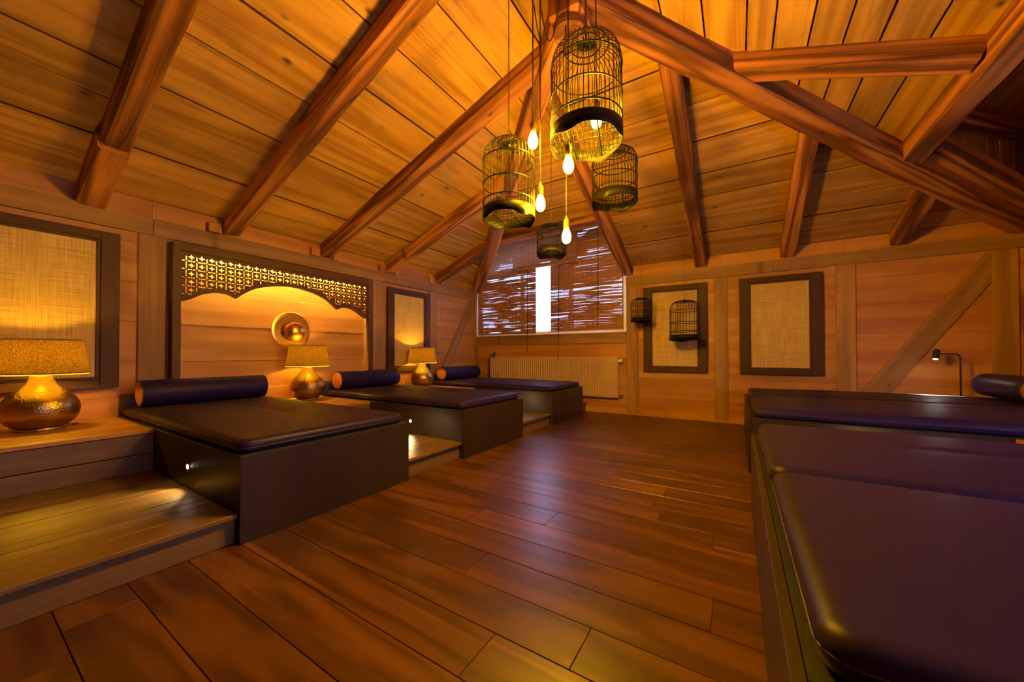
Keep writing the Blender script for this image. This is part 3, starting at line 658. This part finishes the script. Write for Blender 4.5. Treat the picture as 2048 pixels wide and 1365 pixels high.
# ================================================================== TABLE LAMPS
def table_lamp(loc, label):
    t = empty('table_lamp', loc, label, 'lamp', 'brass table lamps on the benches')
    L = Vector(loc)
    W = Matrix.Translation(L)
    obj('foot', *lathe([(0.112, 0.0), (0.116, 0.004), (0.116, 0.020), (0.110, 0.024)], 48), M['brass'], t, W, True)
    prof = [(0.105, 0.022), (0.128, 0.030), (0.160, 0.060), (0.180, 0.100), (0.188, 0.150), (0.184, 0.185), (0.170, 0.220), (0.148, 0.250), (0.122, 0.278), (0.096, 0.305), (0.075, 0.330), (0.061, 0.358), (0.053, 0.385), (0.050, 0.388), (0.046, 0.384)]
    fine = []
    for (r1, z1), (r2, z2) in zip(prof, prof[1:]):
        for k in range(2): fine.append((r1+(r2-r1)*k/2, z1+(z2-z1)*k/2))
    fine.append(prof[-1])
    obj('vase_body', *lathe(fine, 64), M['brass'], t, W, True)
    obj('neck', *lathe([(0.022, 0.384), (0.022, 0.394), (0.011, 0.396), (0.011, 0.425), (0.020, 0.427), (0.022, 0.46), (0.018, 0.485)], 20), M['socket'], t, W, True)
    zb0, zt0, rb_, rt_ = 0.408, 0.648, 0.232, 0.194
    sh = obj('lamp_shade', *lathe([(rb_, zb0), (rb_*.75+rt_*.25, zb0*.75+zt0*.25), ((rb_+rt_)/2, (zb0+zt0)/2), (rb_*.25+rt_*.75, zb0*.25+zt0*.75), (rt_, zt0)], 56, cap=False), M['shade'], t, W, True)
    obj('shade_lining', *lathe([(rb_-0.002, zb0-0.009), (rt_-0.003, zt0-0.001)], 56, cap=False), M['lining'], sh, W, True)
    mb = MB(); mb.tube(ring_pts(L+Vector((0, 0, zb0)), rb_-0.0015, 48), 0.003, 5, True); mb.tube(ring_pts(L+Vector((0, 0, zt0)), rt_-0.0015, 48), 0.003, 5, True)
    for k in range(3):
        a = math.radians(120*k+40); mb.tube([L+Vector((0.012*math.cos(a), 0.012*math.sin(a), 0.455)), L+Vector((rb_*0.97*math.cos(a), rb_*0.97*math.sin(a), zb0+0.006))], 0.002, 5)
    mb.build('shade_wire', M['black'], sh, True)
    v, f = lathe([(0.004, -0.036), (0.016, -0.034), (0.028, -0.018), (0.032, 0.0), (0.026, 0.02), (0.012, 0.03), (0.002, 0.032)], 12)
    obj('bulb', [p+Vector((0, 0, 0.525)) for p in v], f, M['lampbulb'], t, W, True)
    mb = MB(); pts = []
    for k in range(13):
        s = k/12; pts.append(L+Vector((-0.11-0.05*math.sin(s*6.0), 0.04+0.30*s*(1-s)*2.2-0.02*s, 0.004)))
    mb.tube(pts, 0.003, 5); mb.build('power_cord', M['cord'], t, True)
    return t
tl = table_lamp((-4.27, 0.415, 0.4572), 'nearest table lamp at the left edge, hammered brass vase and charcoal shade')
c2 = copy_tree(tl, None, Vector((-4.38, 2.385, 0.4572))-Vector((-4.27, 0.415, 0.4572))); c2['label'] = 'brass table lamp below the carved screen and round wall light'
c3 = copy_tree(tl, None, Vector((-4.36, 4.22, 0.4572))-Vector((-4.27, 0.415, 0.4572))); c3['label'] = 'farthest brass table lamp beside the small framed panel'

# ================================================================== BURLAP PANELS
def burlap_panel(kind, a0, label):
    """kind 'L': on the left wall starting at y=a0;  'B': on the back wall starting at x=a0"""
    Wd, z0, z1 = 0.905, 0.716, 2.056
    base = (XL+0.0005, a0+Wd/2, z0) if kind == 'L' else (a0+Wd/2, YB-0.0005, z0)
    t = empty('burlap_panel', base, label, 'wall panel', 'framed burlap wall panels')
    def bx(name, u0, u1, v0, v1, d0, d1, mat, gr):
        if kind == 'L': return box(name, (XL+d0, XL+d1), (a0+u0, a0+u1), (v0, v1), mat, t, 'z' if gr == 'v' else 'y', 0.003)
        return box(name, (a0+u0, a0+u1), (YB-d1, YB-d0), (v0, v1), mat, t, 'z' if gr == 'v' else 'x', 0.003)
    bx('frame_stile', 0, 0.112, z0, z1, 0.024, 0.060, M['frame'], 'v'); bx('frame_stile', Wd-0.112, Wd, z0, z1, 0.024, 0.060, M['frame'], 'v')
    bx('frame_rail', 0.1125, Wd-0.1125, z0, z0+0.07, 0.024, 0.060, M['frame'], 'h'); bx('frame_rail', 0.1125, Wd-0.1125, z1-0.07, z1, 0.024, 0.060, M['frame'], 'h')
    for u0, u1, v0, v1, g in ((0.1125, 0.136, z0+0.07, z1-0.07, 'v'), (Wd-0.136, Wd-0.1125, z0+0.07, z1-0.07, 'v'), (0.136, Wd-0.136, z0+0.0705, z0+0.094, 'h'), (0.136, Wd-0.136, z1-0.094, z1-0.0705, 'h')):
        bx('inner_bead', u0, u1, v0, v1, 0.024, 0.048, M['frame'], g)
    if kind == 'L': o = box('burlap', (XL+0.022, XL+0.034), (a0+0.115, a0+Wd-0.115), (z0+0.075, z1-0.075), M['burlap'], t, 'x', 0)
    else: o = box('burlap', (a0+0.115, a0+Wd-0.115), (YB-0.034, YB-0.022), (z0+0.075, z1-0.075), M['burlap'], t, 'x', 0)
    bx('back_board', 0.02, Wd-0.02, z0+0.02, z1-0.02, 0.0, 0.022, M['black'], 'h')
    return t
burlap_panel('L', -0.040, 'burlap panel brightly lit above the front table lamp')
burlap_panel('L', 3.740, 'framed burlap panel on the left wall behind the farthest table lamp')
burlap_panel('B', -1.283, 'framed burlap panel behind the hanging wall-side birdcage')
burlap_panel('B', 0.022, 'framed burlap panel right of the second back wall post')

# ================================================================== CARVED SCREEN
fs_ = empty('carved_screen', (XL, 2.31, 0.652), 'dark wooden portal frame with pierced scalloped fretwork, lit from behind', 'screen')
FX0, FX1 = XL+0.045, XL+0.115
box('frame_stile', (XL+0.001, FX1), (1.198, 1.262), (0.652, 2.085), M['frame2'], fs_, 'z', 0.003)
box('frame_stile', (XL+0.001, FX1), (3.345, 3.428), (0.652, 2.085), M['frame2'], fs_, 'z', 0.003)
box('top_rail', (XL+0.042, FX1), (1.2625, 3.3445), (2.012, 2.085), M['frame2'], fs_, 'y', 0.003)
box('rail_cover', (XL+0.001, XL+0.0415), (1.2625, 3.3445), (2.078, 2.085), M['frame2'], fs_, 'y', 0.0)
SCL = [(1.262, 1.517), (1.34, 1.545), (1.43, 1.600), (1.546, 1.637), (1.652, 1.633), (1.724, 1.601), (1.786, 1.655), (1.891, 1.725), (2.078, 1.787), (2.30, 1.815), (2.52, 1.787), (2.71, 1.725), (2.81, 1.655), (2.876, 1.601),
       (2.95, 1.633), (3.056, 1.637), (3.17, 1.600), (3.26, 1.545), (3.345, 1.517)]
def scal(y):
    for i in range(len(SCL)-1):
        (a, za), (b, z_b) = SCL[i], SCL[i+1]
        if a <= y <= b:
            h = b-a; t = (y-a)/h
            def tg(k):
                if k in (0, len(SCL)-1): return 0
                if SCL[k][0] in (1.724, 2.876): return None
                return (SCL[k+1][1]-SCL[k-1][1])/(SCL[k+1][0]-SCL[k-1][0])
            m0, m1 = tg(i), tg(i+1); sl = (z_b-za)/h
            m0 = sl if m0 is None else m0; m1 = sl if m1 is None else m1
            return (2*t**3-3*t*t+1)*za+(t**3-2*t*t+t)*h*m0+(-2*t**3+3*t*t)*z_b+(t**3-t*t)*h*m1
    return 1.517
ys = [1.263+(3.344-1.263)*k/120 for k in range(121)]
ys = sorted(ys+[1.724, 2.876])
mb = MB(); vs, fs = [], []
for k, y in enumerate(ys):
    for x in (XL+0.052, XL+0.098): vs += [Vector((x, y, scal(y))), Vector((x, y, scal(y)+0.032))]
for k in range(len(ys)-1):
    a, b = 4*k, 4*k+4
    fs += [(a, b, b+1, a+1), (a+2, a+3, b+3, b+2), (a, a+2, b+2, b), (a+1, b+1, b+3, a+3)]
mb.add((vs, fs)); mb.build('scallop_trim', M['frame2'], fs_)
cu_ = bpy.data.curves.new('fretwork', 'CURVE'); cu_.dimensions = '2D'; cu_.fill_mode = 'BOTH'; cu_.extrude = 0.006
def spl(pts):
    s = cu_.splines.new('POLY'); s.points.add(len(pts)-1); s.use_cyclic_u = True
    for q, p in zip(s.points, pts): q.co = (p[0], p[1], 0, 1)
spl([(y, scal(y)+0.012) for y in ys]+[(3.344, 2.03), (1.263, 2.03)])
CA = 0.0815
def ok(y, z, r): return y-r > 1.27 and y+r < 3.338 and z+r < 2.005 and z-r > max(scal(y-r), scal(y), scal(y+r))+0.034
def star(y, z, R=0.0282):
    pts = []
    for k in range(4):
        a = math.pi/2*k
        pts.append((y+R*math.cos(a), z+R*math.sin(a)))
        pts.append((y+R*0.42*math.cos(a+math.pi/4), z+R*0.42*math.sin(a+math.pi/4)))
    spl(pts)
def pill(y, z, l, w, vert):
    pts = []
    for s in (1, -1):
        for k in range(4):
            a = math.pi*(k/3-0.5)+(0 if s > 0 else math.pi); px, py = s*(l/2-w/2)+w/2*math.cos(a), w/2*math.sin(a)
            pts.append((y+py, z+px) if vert else (y+px, z+py))
    spl(pts)
def dot(y, z, r):
    spl([(y+r*math.cos(math.pi*k/3), z+r*math.sin(math.pi*k/3)) for k in range(6)])
for i in range(-1, 27):
    for j in range(0, 7):
        y, z = 1.349+CA*i, 1.962-CA*j
        if ok(y, z, 0.022): star(y, z)
        yc, zc = y+CA/2, z-CA/2
        for dy, dz, v in ((0.0215, 0, False), (-0.0215, 0, False), (0, 0.0205, True), (0, -0.0205, True)):
            if ok(yc+dy, zc+dz, 0.010): pill(yc+dy, zc+dz, 0.0255, 0.0115, v)
        if j == 0:
            for dy in (0.0215, -0.0215):
                if ok(yc+dy, z+CA/2-0.003, 0.0055): pill(yc+dy, z+CA/2-0.003, 0.0255, 0.0105, False)
        for yy, zz_ in ((yc, z),):
            if ok(yy, zz_, 0.006): dot(yy, zz_, 0.0072)
        if ok(y, zc, 0.006): dot(y, zc, 0.0072)
co_ = bpy.data.objects.new('fret_curve', cu_); COL.objects.link(co_)
dg = bpy.context.evaluated_depsgraph_get(); me = bpy.data.meshes.new_from_object(co_.evaluated_get(dg)); bpy.data.objects.remove(co_)
me.name = 'fretwork'; me.materials.clear(); me.materials.append(M['frame2'])
Wf = Matrix(((0, 0, 1, XL+0.075), (1, 0, 0, 0), (0, 1, 0, 0), (0, 0, 0, 1)))
reg(bpy.data.objects.new('fretwork', me), Wf, fs_)
box('led_strip', (XL+0.026, XL+0.038), (1.275, 3.335), (2.054, 2.066), M['strip'], fs_, 'y', 0)

# ================================================================== ROUND WALL LIGHT
g = empty('round_wall_light', (XL, 2.305, 1.06), 'round gold disc wall light with domed centre', 'wall light')
gc = Vector((XL, 2.305, 1.286))
v, f = lathe([(0.03, 0.058), (0.20, 0.052), (0.222, 0.060), (0.226, 0.064), (0.222, 0.067), (0.18, 0.062), (0.06, 0.064)], 56, True, 'x'); obj('disc', v, f, M['gold'], g, Matrix.Translation(gc), True)
v, f = lathe([(0.122, 0.105), (0.120, 0.130), (0.108, 0.162), (0.086, 0.188), (0.055, 0.206), (0.025, 0.214), (0.002, 0.216)], 48, False, 'x'); obj('dome', v, f, M['gold'], g, Matrix.Translation(gc+Vector((0, 0.004, -0.012))), True)
v, f = lathe([(0.035, 0.0), (0.035, 0.11)], 20, True, 'x'); obj('stem', v, f, M['socket'], g, Matrix.Translation(gc))

# ================================================================== BAMBOO BLINDS
def blind(x0, x1, y, z0, z1, label, seed, rolled=False):
    t = empty('bamboo_blind', ((x0+x1)/2, y, z0), label, 'blind', 'bamboo roller blinds at the window')
    mb = MB(); pitch = 0.0125; n = int((z1-z0)/pitch); seg = 26
    for i in range(n):
        z = z0+(i+0.5)*pitch; vs, fs = [], []; rs = random.random()
        for k in range(seg+1):
            x = x0+(x1-x0)*k/seg
            p = Vector((x*1.5+seed, (z-0.06*x)*6.0, seed)); a = noise.noise(p)+0.7*noise.noise(Vector((x*3.0+seed, (z-0.06*x)*26, 3)))
            thin = max(0.0, min(1.0, (a+0.02)*4)); h = pitch*(1.04-0.32*thin*rs*rs)
            dz = 0.0016*noise.noise(Vector((x*2.2, i*3.7, seed)))
            for q in (-1, 1):
                for s in (-1, 1): vs.append((x, y+s*0.0012, z+dz+q*h/2))
        for k in range(seg):
            a, b = 4*k, 4*k+4
            fs += [(a, b, b+1, a+1), (a+2, a+3, b+3, b+2), (a, a+2, b+2, b), (a+1, b+1, b+3, a+3)]
        fs += [(0, 1, 3, 2), (4*seg, 4*seg+2, 4*seg+3, 4*seg+1)]
        mb.add((vs, fs))
    o = mb.build('slats', M['bamboo'], t); o['kind'] = 'stuff'
    mb = MB(); m = int((x1-x0)/0.085)
    for k in range(m+1):
        x = x0+0.012+(x1-x0-0.024)*k/m; mb.box((x-0.001, x+0.001), (y-0.0035, y-0.0015), (z0, z1))
    mb.build('thread', M['piping'], t)['kind'] = 'stuff'
    if rolled: 
        v, f = lathe([(0.03, -(x1-x0)/2), (0.034, -(x1-x0)/2+0.01), (0.034, (x1-x0)/2-0.01), (0.03, (x1-x0)/2)], 14, True, 'x')
        obj('rolled_bundle', v, f, M['bamboo'], t, Matrix.Translation(((x0+x1)/2, y-0.012, z0)) @ Matrix.Rotation(0.0, 4, 'X'))
    else: box('bottom_bar', (x0, x1), (y-0.007, y+0.005), (z0-0.012, z0+0.010), M['bamboo'], t, 'x', 0.003)
    return t
bL = blind(-4.612, -3.237, YB-0.035, 1.400, 3.30, 'left bamboo blind let down to the window sill', 3.3)
bR = blind(-2.935, -1.600, YB-0.035, 1.420, 3.30, 'right bamboo blind let down almost to the sill', 11.7)
bM = blind(-3.700, -2.370, YB-0.13, 2.635, 3.30, 'middle bamboo blind rolled halfway up above the bright gap', 23.1, True)
for p, x, zt, zb_ in ((bL, -3.42, 3.2, 1.10), (bM, -2.72, 3.2, 0.95), (bR, -2.03, 3.1, 1.55)):
    cy_ = YB-(0.155 if p is bM else 0.052); mb = MB(); mb.tube([(x, cy_, zt), (x+0.004, cy_, 2.4), (x-0.003, cy_, zb_)], 0.0035, 5)
    mb.tube([(x+0.012, cy_, zt), (x+0.010, cy_, 2.3), (x+0.006, cy_, zb_+0.22)], 0.003, 5)
    mb.add(([v+Vector((x-0.003, cy_, zb_-0.05)) for v in lathe([(0.003, 0.05), (0.010, 0.03), (0.010, 0.0)], 8)[0]], lathe([(0.003, 0.05), (0.010, 0.03), (0.010, 0.0)], 8)[1]))
    mb.build('pull_cord', M['cord'], p)

# ================================================================== RADIATOR
ra = empty('radiator', (-2.97, YB-0.07, 0.27), 'long ribbed cream radiator under the window', 'radiator')
RX0, RX1, RZ0, RZ1, RY = -4.26, -1.68, 0.275, 0.945, YB-0.12
vs, fs = [], []; n = 58; k = 0; pr = []
for i in range(n):
    xa = RX0+(RX1-RX0)*i/n; w = (RX1-RX0)/n
    pr += [(xa, 0.0), (xa+w*0.15, 0.0), (xa+w*0.30, -0.009), (xa+w*0.70, -0.009), (xa+w*0.85, 0.0)]
pr.append((RX1, 0.0))
for x, d in pr:
    vs += [(x, RY+d*0, RZ0), (x, RY+d*0, RZ0+0.03), (x, RY+d, RZ0+0.045), (x, RY+d, RZ1-0.065), (x, RY, RZ1-0.05), (x, RY, RZ1)]
for i in range(len(pr)-1):
    for j in range(5): fs.append((i*6+j, i*6+j+1, i*6+6+j+1, i*6+6+j))
MB().add((vs, fs)).build('ribbed_front', M['rad'], ra)
box('body', (RX0, RX1), (RY+0.001, RY+0.075), (RZ0, RZ1-0.004), M['rad'], ra, 'x', 0.004)
box('top_grille', (RX0-0.003, RX1+0.003), (RY-0.004, RY+0.078), (RZ1-0.004, RZ1+0.004), M['rad'], ra, 'x', 0.002)
for s in (RX0-0.004, RX1+0.001): box('side_cover', (s, s+0.003), (RY-0.002, RY+0.077), (RZ0, RZ1), M['rad'], ra, 'z', 0.0)
for x in (-3.9, -2.0): box('wall_bracket', (x-0.02, x+0.02), (RY+0.075, YB), (0.5, 0.8), M['rad'], ra, 'z', 0.002)
v, f = lathe([(0.018, 0.0), (0.018, 0.02), (0.028, 0.025), (0.030, 0.055), (0.024, 0.068)], 18, True, 'x'); va = obj('thermostat_valve', v, f, M['white'], ra, Matrix.Translation((RX1+0.002, RY+0.02, 0.885)), True)
v, f = lathe([(0.012, 0.0), (0.012, 0.05), (0.020, 0.052), (0.020, 0.075)], 14, True, 'x'); obj('lower_valve', v, f, M['chrome'], ra, Matrix.Translation((RX1+0.002, RY+0.03, 0.315)), True)
MB().tube([(RX1+0.045, RY+0.03, 0.315), (RX1+0.05, RY+0.06, 0.31), (RX1+0.05, YB-0.001, 0.31)], 0.009, 8).build('pipe', M['chrome'], ra, True)

# ================================================================== BIRDCAGES
def birdcage(c, R, H, label, nbar=40, top=None, wire=0.0022, wall=False, hook_wire=False, group='birdcages hung from the ceiling', lobes=4, rot=0.3):
    """c: centre of the cage floor"""
    c = Vector(c); t = empty('birdcage', c, label, 'birdcage', group)
    dome = 0.26*H; zc = H-dome                                          # cylinder part up to zc
    prof = [(1.0, 0.02), (1.0, zc), (0.985, zc+dome*0.30), (0.93, zc+dome*0.56), (0.82, zc+dome*0.78), (0.65, zc+dome*0.92), (0.42, zc+dome), (0.2, zc+dome*0.98), (0.06, zc+dome*0.90)]
    mb = MB()
    for i in range(nbar):
        a = 2*math.pi*i/nbar; ca, sa = math.cos(a), math.sin(a)
        mb.tube([c+Vector((R*r*ca, R*r*sa, z)) for r, z in prof], wire, 4)
    mb.build('cage_wires', M['wire'], t, True)['kind'] = 'stuff'
    for z, r in ((zc, 1.008), (zc*0.58, 1.008), (zc*0.26, 1.008), (zc+dome*0.93, 0.63), (zc+dome*0.99, 0.43)):
        MB().tube(ring_pts(c+Vector((0, 0, z)), R*r, 48), wire*1.9, 6, True).build('ring', M['wire'], t, True)
    # lacquered base band with a scalloped skirt
    n = 72; vs, fs = [], []
    for i in range(n):
        a = 2*math.pi*i/n
        w = abs(math.cos(lobes*a/2+rot))**3; lo = -0.016*R/0.2-0.13*R*w**2
        for r, z in ((1.0, 0.055*R/0.2), (1.012, lo), (1.03, lo), (1.025, 0.055*R/0.2)): vs.append(c+Vector((R*r*math.cos(a), R*r*math.sin(a), z)))
    for i in range(n):
        i2 = (i+1) % n
        for k in range(4): fs.append((i*4+k, i*4+(k+1) % 4, i2*4+(k+1) % 4, i2*4+k))
    MB().add((vs, fs)).build('base_band', M['cageband'], t, True)
    mb = MB(); m = 15
    for k in range(1, m):
        o = -R+2*R*k/m; h = math.sqrt(max(0, R*R-o*o))
        for ca, sa in ((math.cos(0.25), math.sin(0.25)),):
            d, q = Vector((ca, sa, 0)), Vector((-sa, ca, 0))
            mb.tube([c+d*o-q*h, c+d*o+q*h], wire*0.8, 4); 
            if k % 2: mb.tube([c+q*o-d*h+Vector((0, 0, 0.003)), c+q*o+d*h+Vector((0, 0, 0.003))], wire*0.8, 4)
    mb.build('floor_grid', M['wire'], t, True)['kind'] = 'stuff'
    for o in (-0.38, 0.38):
        d, q = Vector((math.cos(0.25), math.sin(0.25), 0)), Vector((-math.sin(0.25), math.cos(0.25), 0)); h = R*math.sqrt(1-o*o)*0.99
        MB().tube([c+d*(o*R)-q*h-Vector((0, 0, 0.006)), c+d*(o*R)+q*h-Vector((0, 0, 0.006))], 0.0035*R/0.2+0.0015, 4).build('floor_slat', M['wire'], t)
    ztop = zc+dome*0.90
    v, f = lathe([(0.010, -0.015), (0.016, 0.0), (0.012, 0.018), (0.007, 0.03), (0.009, 0.04), (0.003, 0.05)], 14)
    obj('finial', [p*(R/0.2) for p in v], f, M['cageband'], t, Matrix.Translation(c+Vector((0, 0, ztop))), True)
    s = R/0.2; hk = c+Vector((0, 0, ztop+0.045*s))
    pts = [hk+Vector((0, 0, 0)), hk+Vector((0, 0, 0.03*s))]+[hk+Vector((0.02*s*math.sin(a)*0.9, 0, 0.05*s-0.02*s*math.cos(a))) for a in [math.radians(x) for x in range(0, 260, 20)]]
    MB().tube(pts, 0.0022, 5).build('hook', M['wire'], t, True)
    z0 = ztop+0.07*s+c.z
    if hook_wire:
        MB().tube([(c.x, c.y, z0), (c.x, c.y, top)], 0.0012, 4).build('hanging_wire', M['wire'], t)
    else:
        mb = MB(); z = z0; k = 0
        while z < top:
            p = []
            for i in range(10):
                a = 2*math.pi*i/10; w, h = 0.0055*math.cos(a), 0.0125*math.sin(a)
                p.append(Vector((c.x+(w if k % 2 else 0), c.y+(0 if k % 2 else w), z+h)))
            mb.tube(p, 0.0017, 4, True); z += 0.0185; k += 1
        mb.build('chain', M['chain'], t, True)['kind'] = 'stuff'
    return t
birdcage((-0.765, 2.068, 2.285), 0.208, 0.575, 'largest birdcage with a lit bulb inside, hung highest on its chain', 44, 3.645)
birdcage((-1.336, 2.101, 1.945), 0.177, 0.515, 'birdcage hung left of the pendant bulbs', 40, 3.63, rot=0.9)
birdcage((-0.860, 2.985, 2.270), 0.180, 0.415, 'birdcage hung behind and right of the largest cage', 38, 3.55, rot=0.2)
birdcage((-1.468, 3.046, 1.935), 0.134, 0.265, 'smallest hanging birdcage in front of the window blinds', 30, 3.525, rot=0.5)
birdcage((-1.235, 5.68, 1.505), 0.152, 0.335, 'small black birdcage beside the right edge of the window', 26, 2.582, hook_wire=True, group='birdcages by the back wall', lobes=3)
birdcage((-0.640, 5.68, 1.215), 0.197, 0.54, 'black birdcage hung in front of a burlap panel', 32, 2.582, hook_wire=True, group='birdcages by the back wall', lobes=3)

# ================================================================== PENDANT BULBS
def pendant(p, label, top, swag=None):
    """p: centre of the glass bulb"""
    p = Vector(p); t = empty('pendant_bulb', p-Vector((0, 0, 0.055)), label, 'pendant lamp', 'bare bulbs hanging on black cords')
    v, f = lathe([(0.002, -0.050), (0.014, -0.047), (0.026, -0.034), (0.032, -0.012), (0.031, 0.006), (0.025, 0.028), (0.018, 0.046), (0.015, 0.058)], 16)
    obj('bulb', v, f, M['bulb'], t, Matrix.Translation(p), True)
    v, f = lathe([(0.019, 0.054), (0.021, 0.060), (0.021, 0.108), (0.017, 0.116), (0.008, 0.130), (0.0045, 0.145)], 20)
    obj('socket', v, f, M['socket'], t, Matrix.Translation(p), True)
    pts = [p+Vector((0, 0, 0.14)), p+Vector((0, 0, 0.5)), Vector((p.x, p.y, top))]
    if swag:
        a = Vector((p.x, p.y, top)); b = Vector(swag)
        for k in range(1, 13):
            s = k/12; q = a.lerp(b, s); q.z -= 0.28*math.sin(math.pi*s)**0.8; pts.append(q)
    MB().tube(pts, 0.0042, 6).build('cord', M['cord'], t, True)
    return t
pendant((-1.120, 2.054, 2.385), 'pendant bulb hanging highest on the left', 3.36, (AX-0.13, AY-0.05, 3.52))
pendant((-0.867, 2.039, 2.150), 'pendant bulb hanging just below the largest birdcage', 3.62)
pendant((-1.105, 2.128, 1.998), 'pendant bulb just right of the left birdcage', 3.38, (AX-0.03, AY-0.13, 3.48))
pendant((-1.020, 2.360, 1.830), 'lowest pendant bulb above the smallest hanging birdcage', 3.70)
pendant((-0.722, 2.127, 2.425), 'pendant bulb inside the largest birdcage', 3.66)

# ================================================================== READING LAMPS
def reading_lamp(base, zt, arm, label, lit):
    t = empty('reading_lamp', base, label, 'reading lamp', 'slim black reading lamps'); b = Vector(base); d = Vector(arm)
    v, f = lathe([(0.05, 0.0), (0.05, 0.012), (0.012, 0.016)], 20); obj('base', v, f, M['black'], t, Matrix.Translation(b))
    top = b+Vector((0, 0, zt-b.z)); r = 0.045; dn = d.normalized(); pts = [b+Vector((0, 0, 0.01)), top-Vector((0, 0, r))]
    for k in range(1, 6):
        a = math.pi/2*k/5; pts.append(top-Vector((0, 0, r))+Vector((0, 0, r*math.sin(a)))+dn*(r*(1-math.cos(a))))
    pts.append(top+d); MB().tube(pts, 0.008, 8).build('pole', M['black'], t, True)
    h = top+d; ax = Vector((-0.25*dn.x*-1*0-0.22, -0.30, -1)).normalized()
    Rm = Vector((0, 0, 1)).rotation_difference(-ax).to_matrix().to_4x4()
    v, f = lathe([(0.022, -0.06), (0.026, -0.058), (0.026, 0.04), (0.020, 0.05)], 20); hd = obj('lamp_head', v, f, M['black'], t, Matrix.Translation(h) @ Rm)
    if lit:
        v, f = lathe([(0.019, -0.0625), (0.019, -0.060)], 16); obj('led', v, f, M['readled'], hd, Matrix.Translation(h) @ Rm)
        ld = bpy.data.lights.new('reading_spot', 'SPOT'); ld.energy = READ_W; ld.color = (1.0, 0.90, 0.72); ld.spot_size = math.radians(75); ld.spot_blend = 0.6; ld.shadow_soft_size = 0.015
        lo = bpy.data.objects.new('reading_spot', ld); R = ax.to_track_quat('-Z', 'Y').to_matrix().to_4x4()
        reg(lo, Matrix.Translation(h+ax*0.07) @ R, hd)
    return t
reading_lamp((2.045, 5.90, 0.0), 0.995, (-0.19, -0.04, 0), 'lit black reading lamp rising behind the far right daybed', True)
reading_lamp((-4.195, 5.88, 0.0), 0.99, (0.12, -0.03, 0), 'unlit thin reading lamp in front of the radiator left end', False)
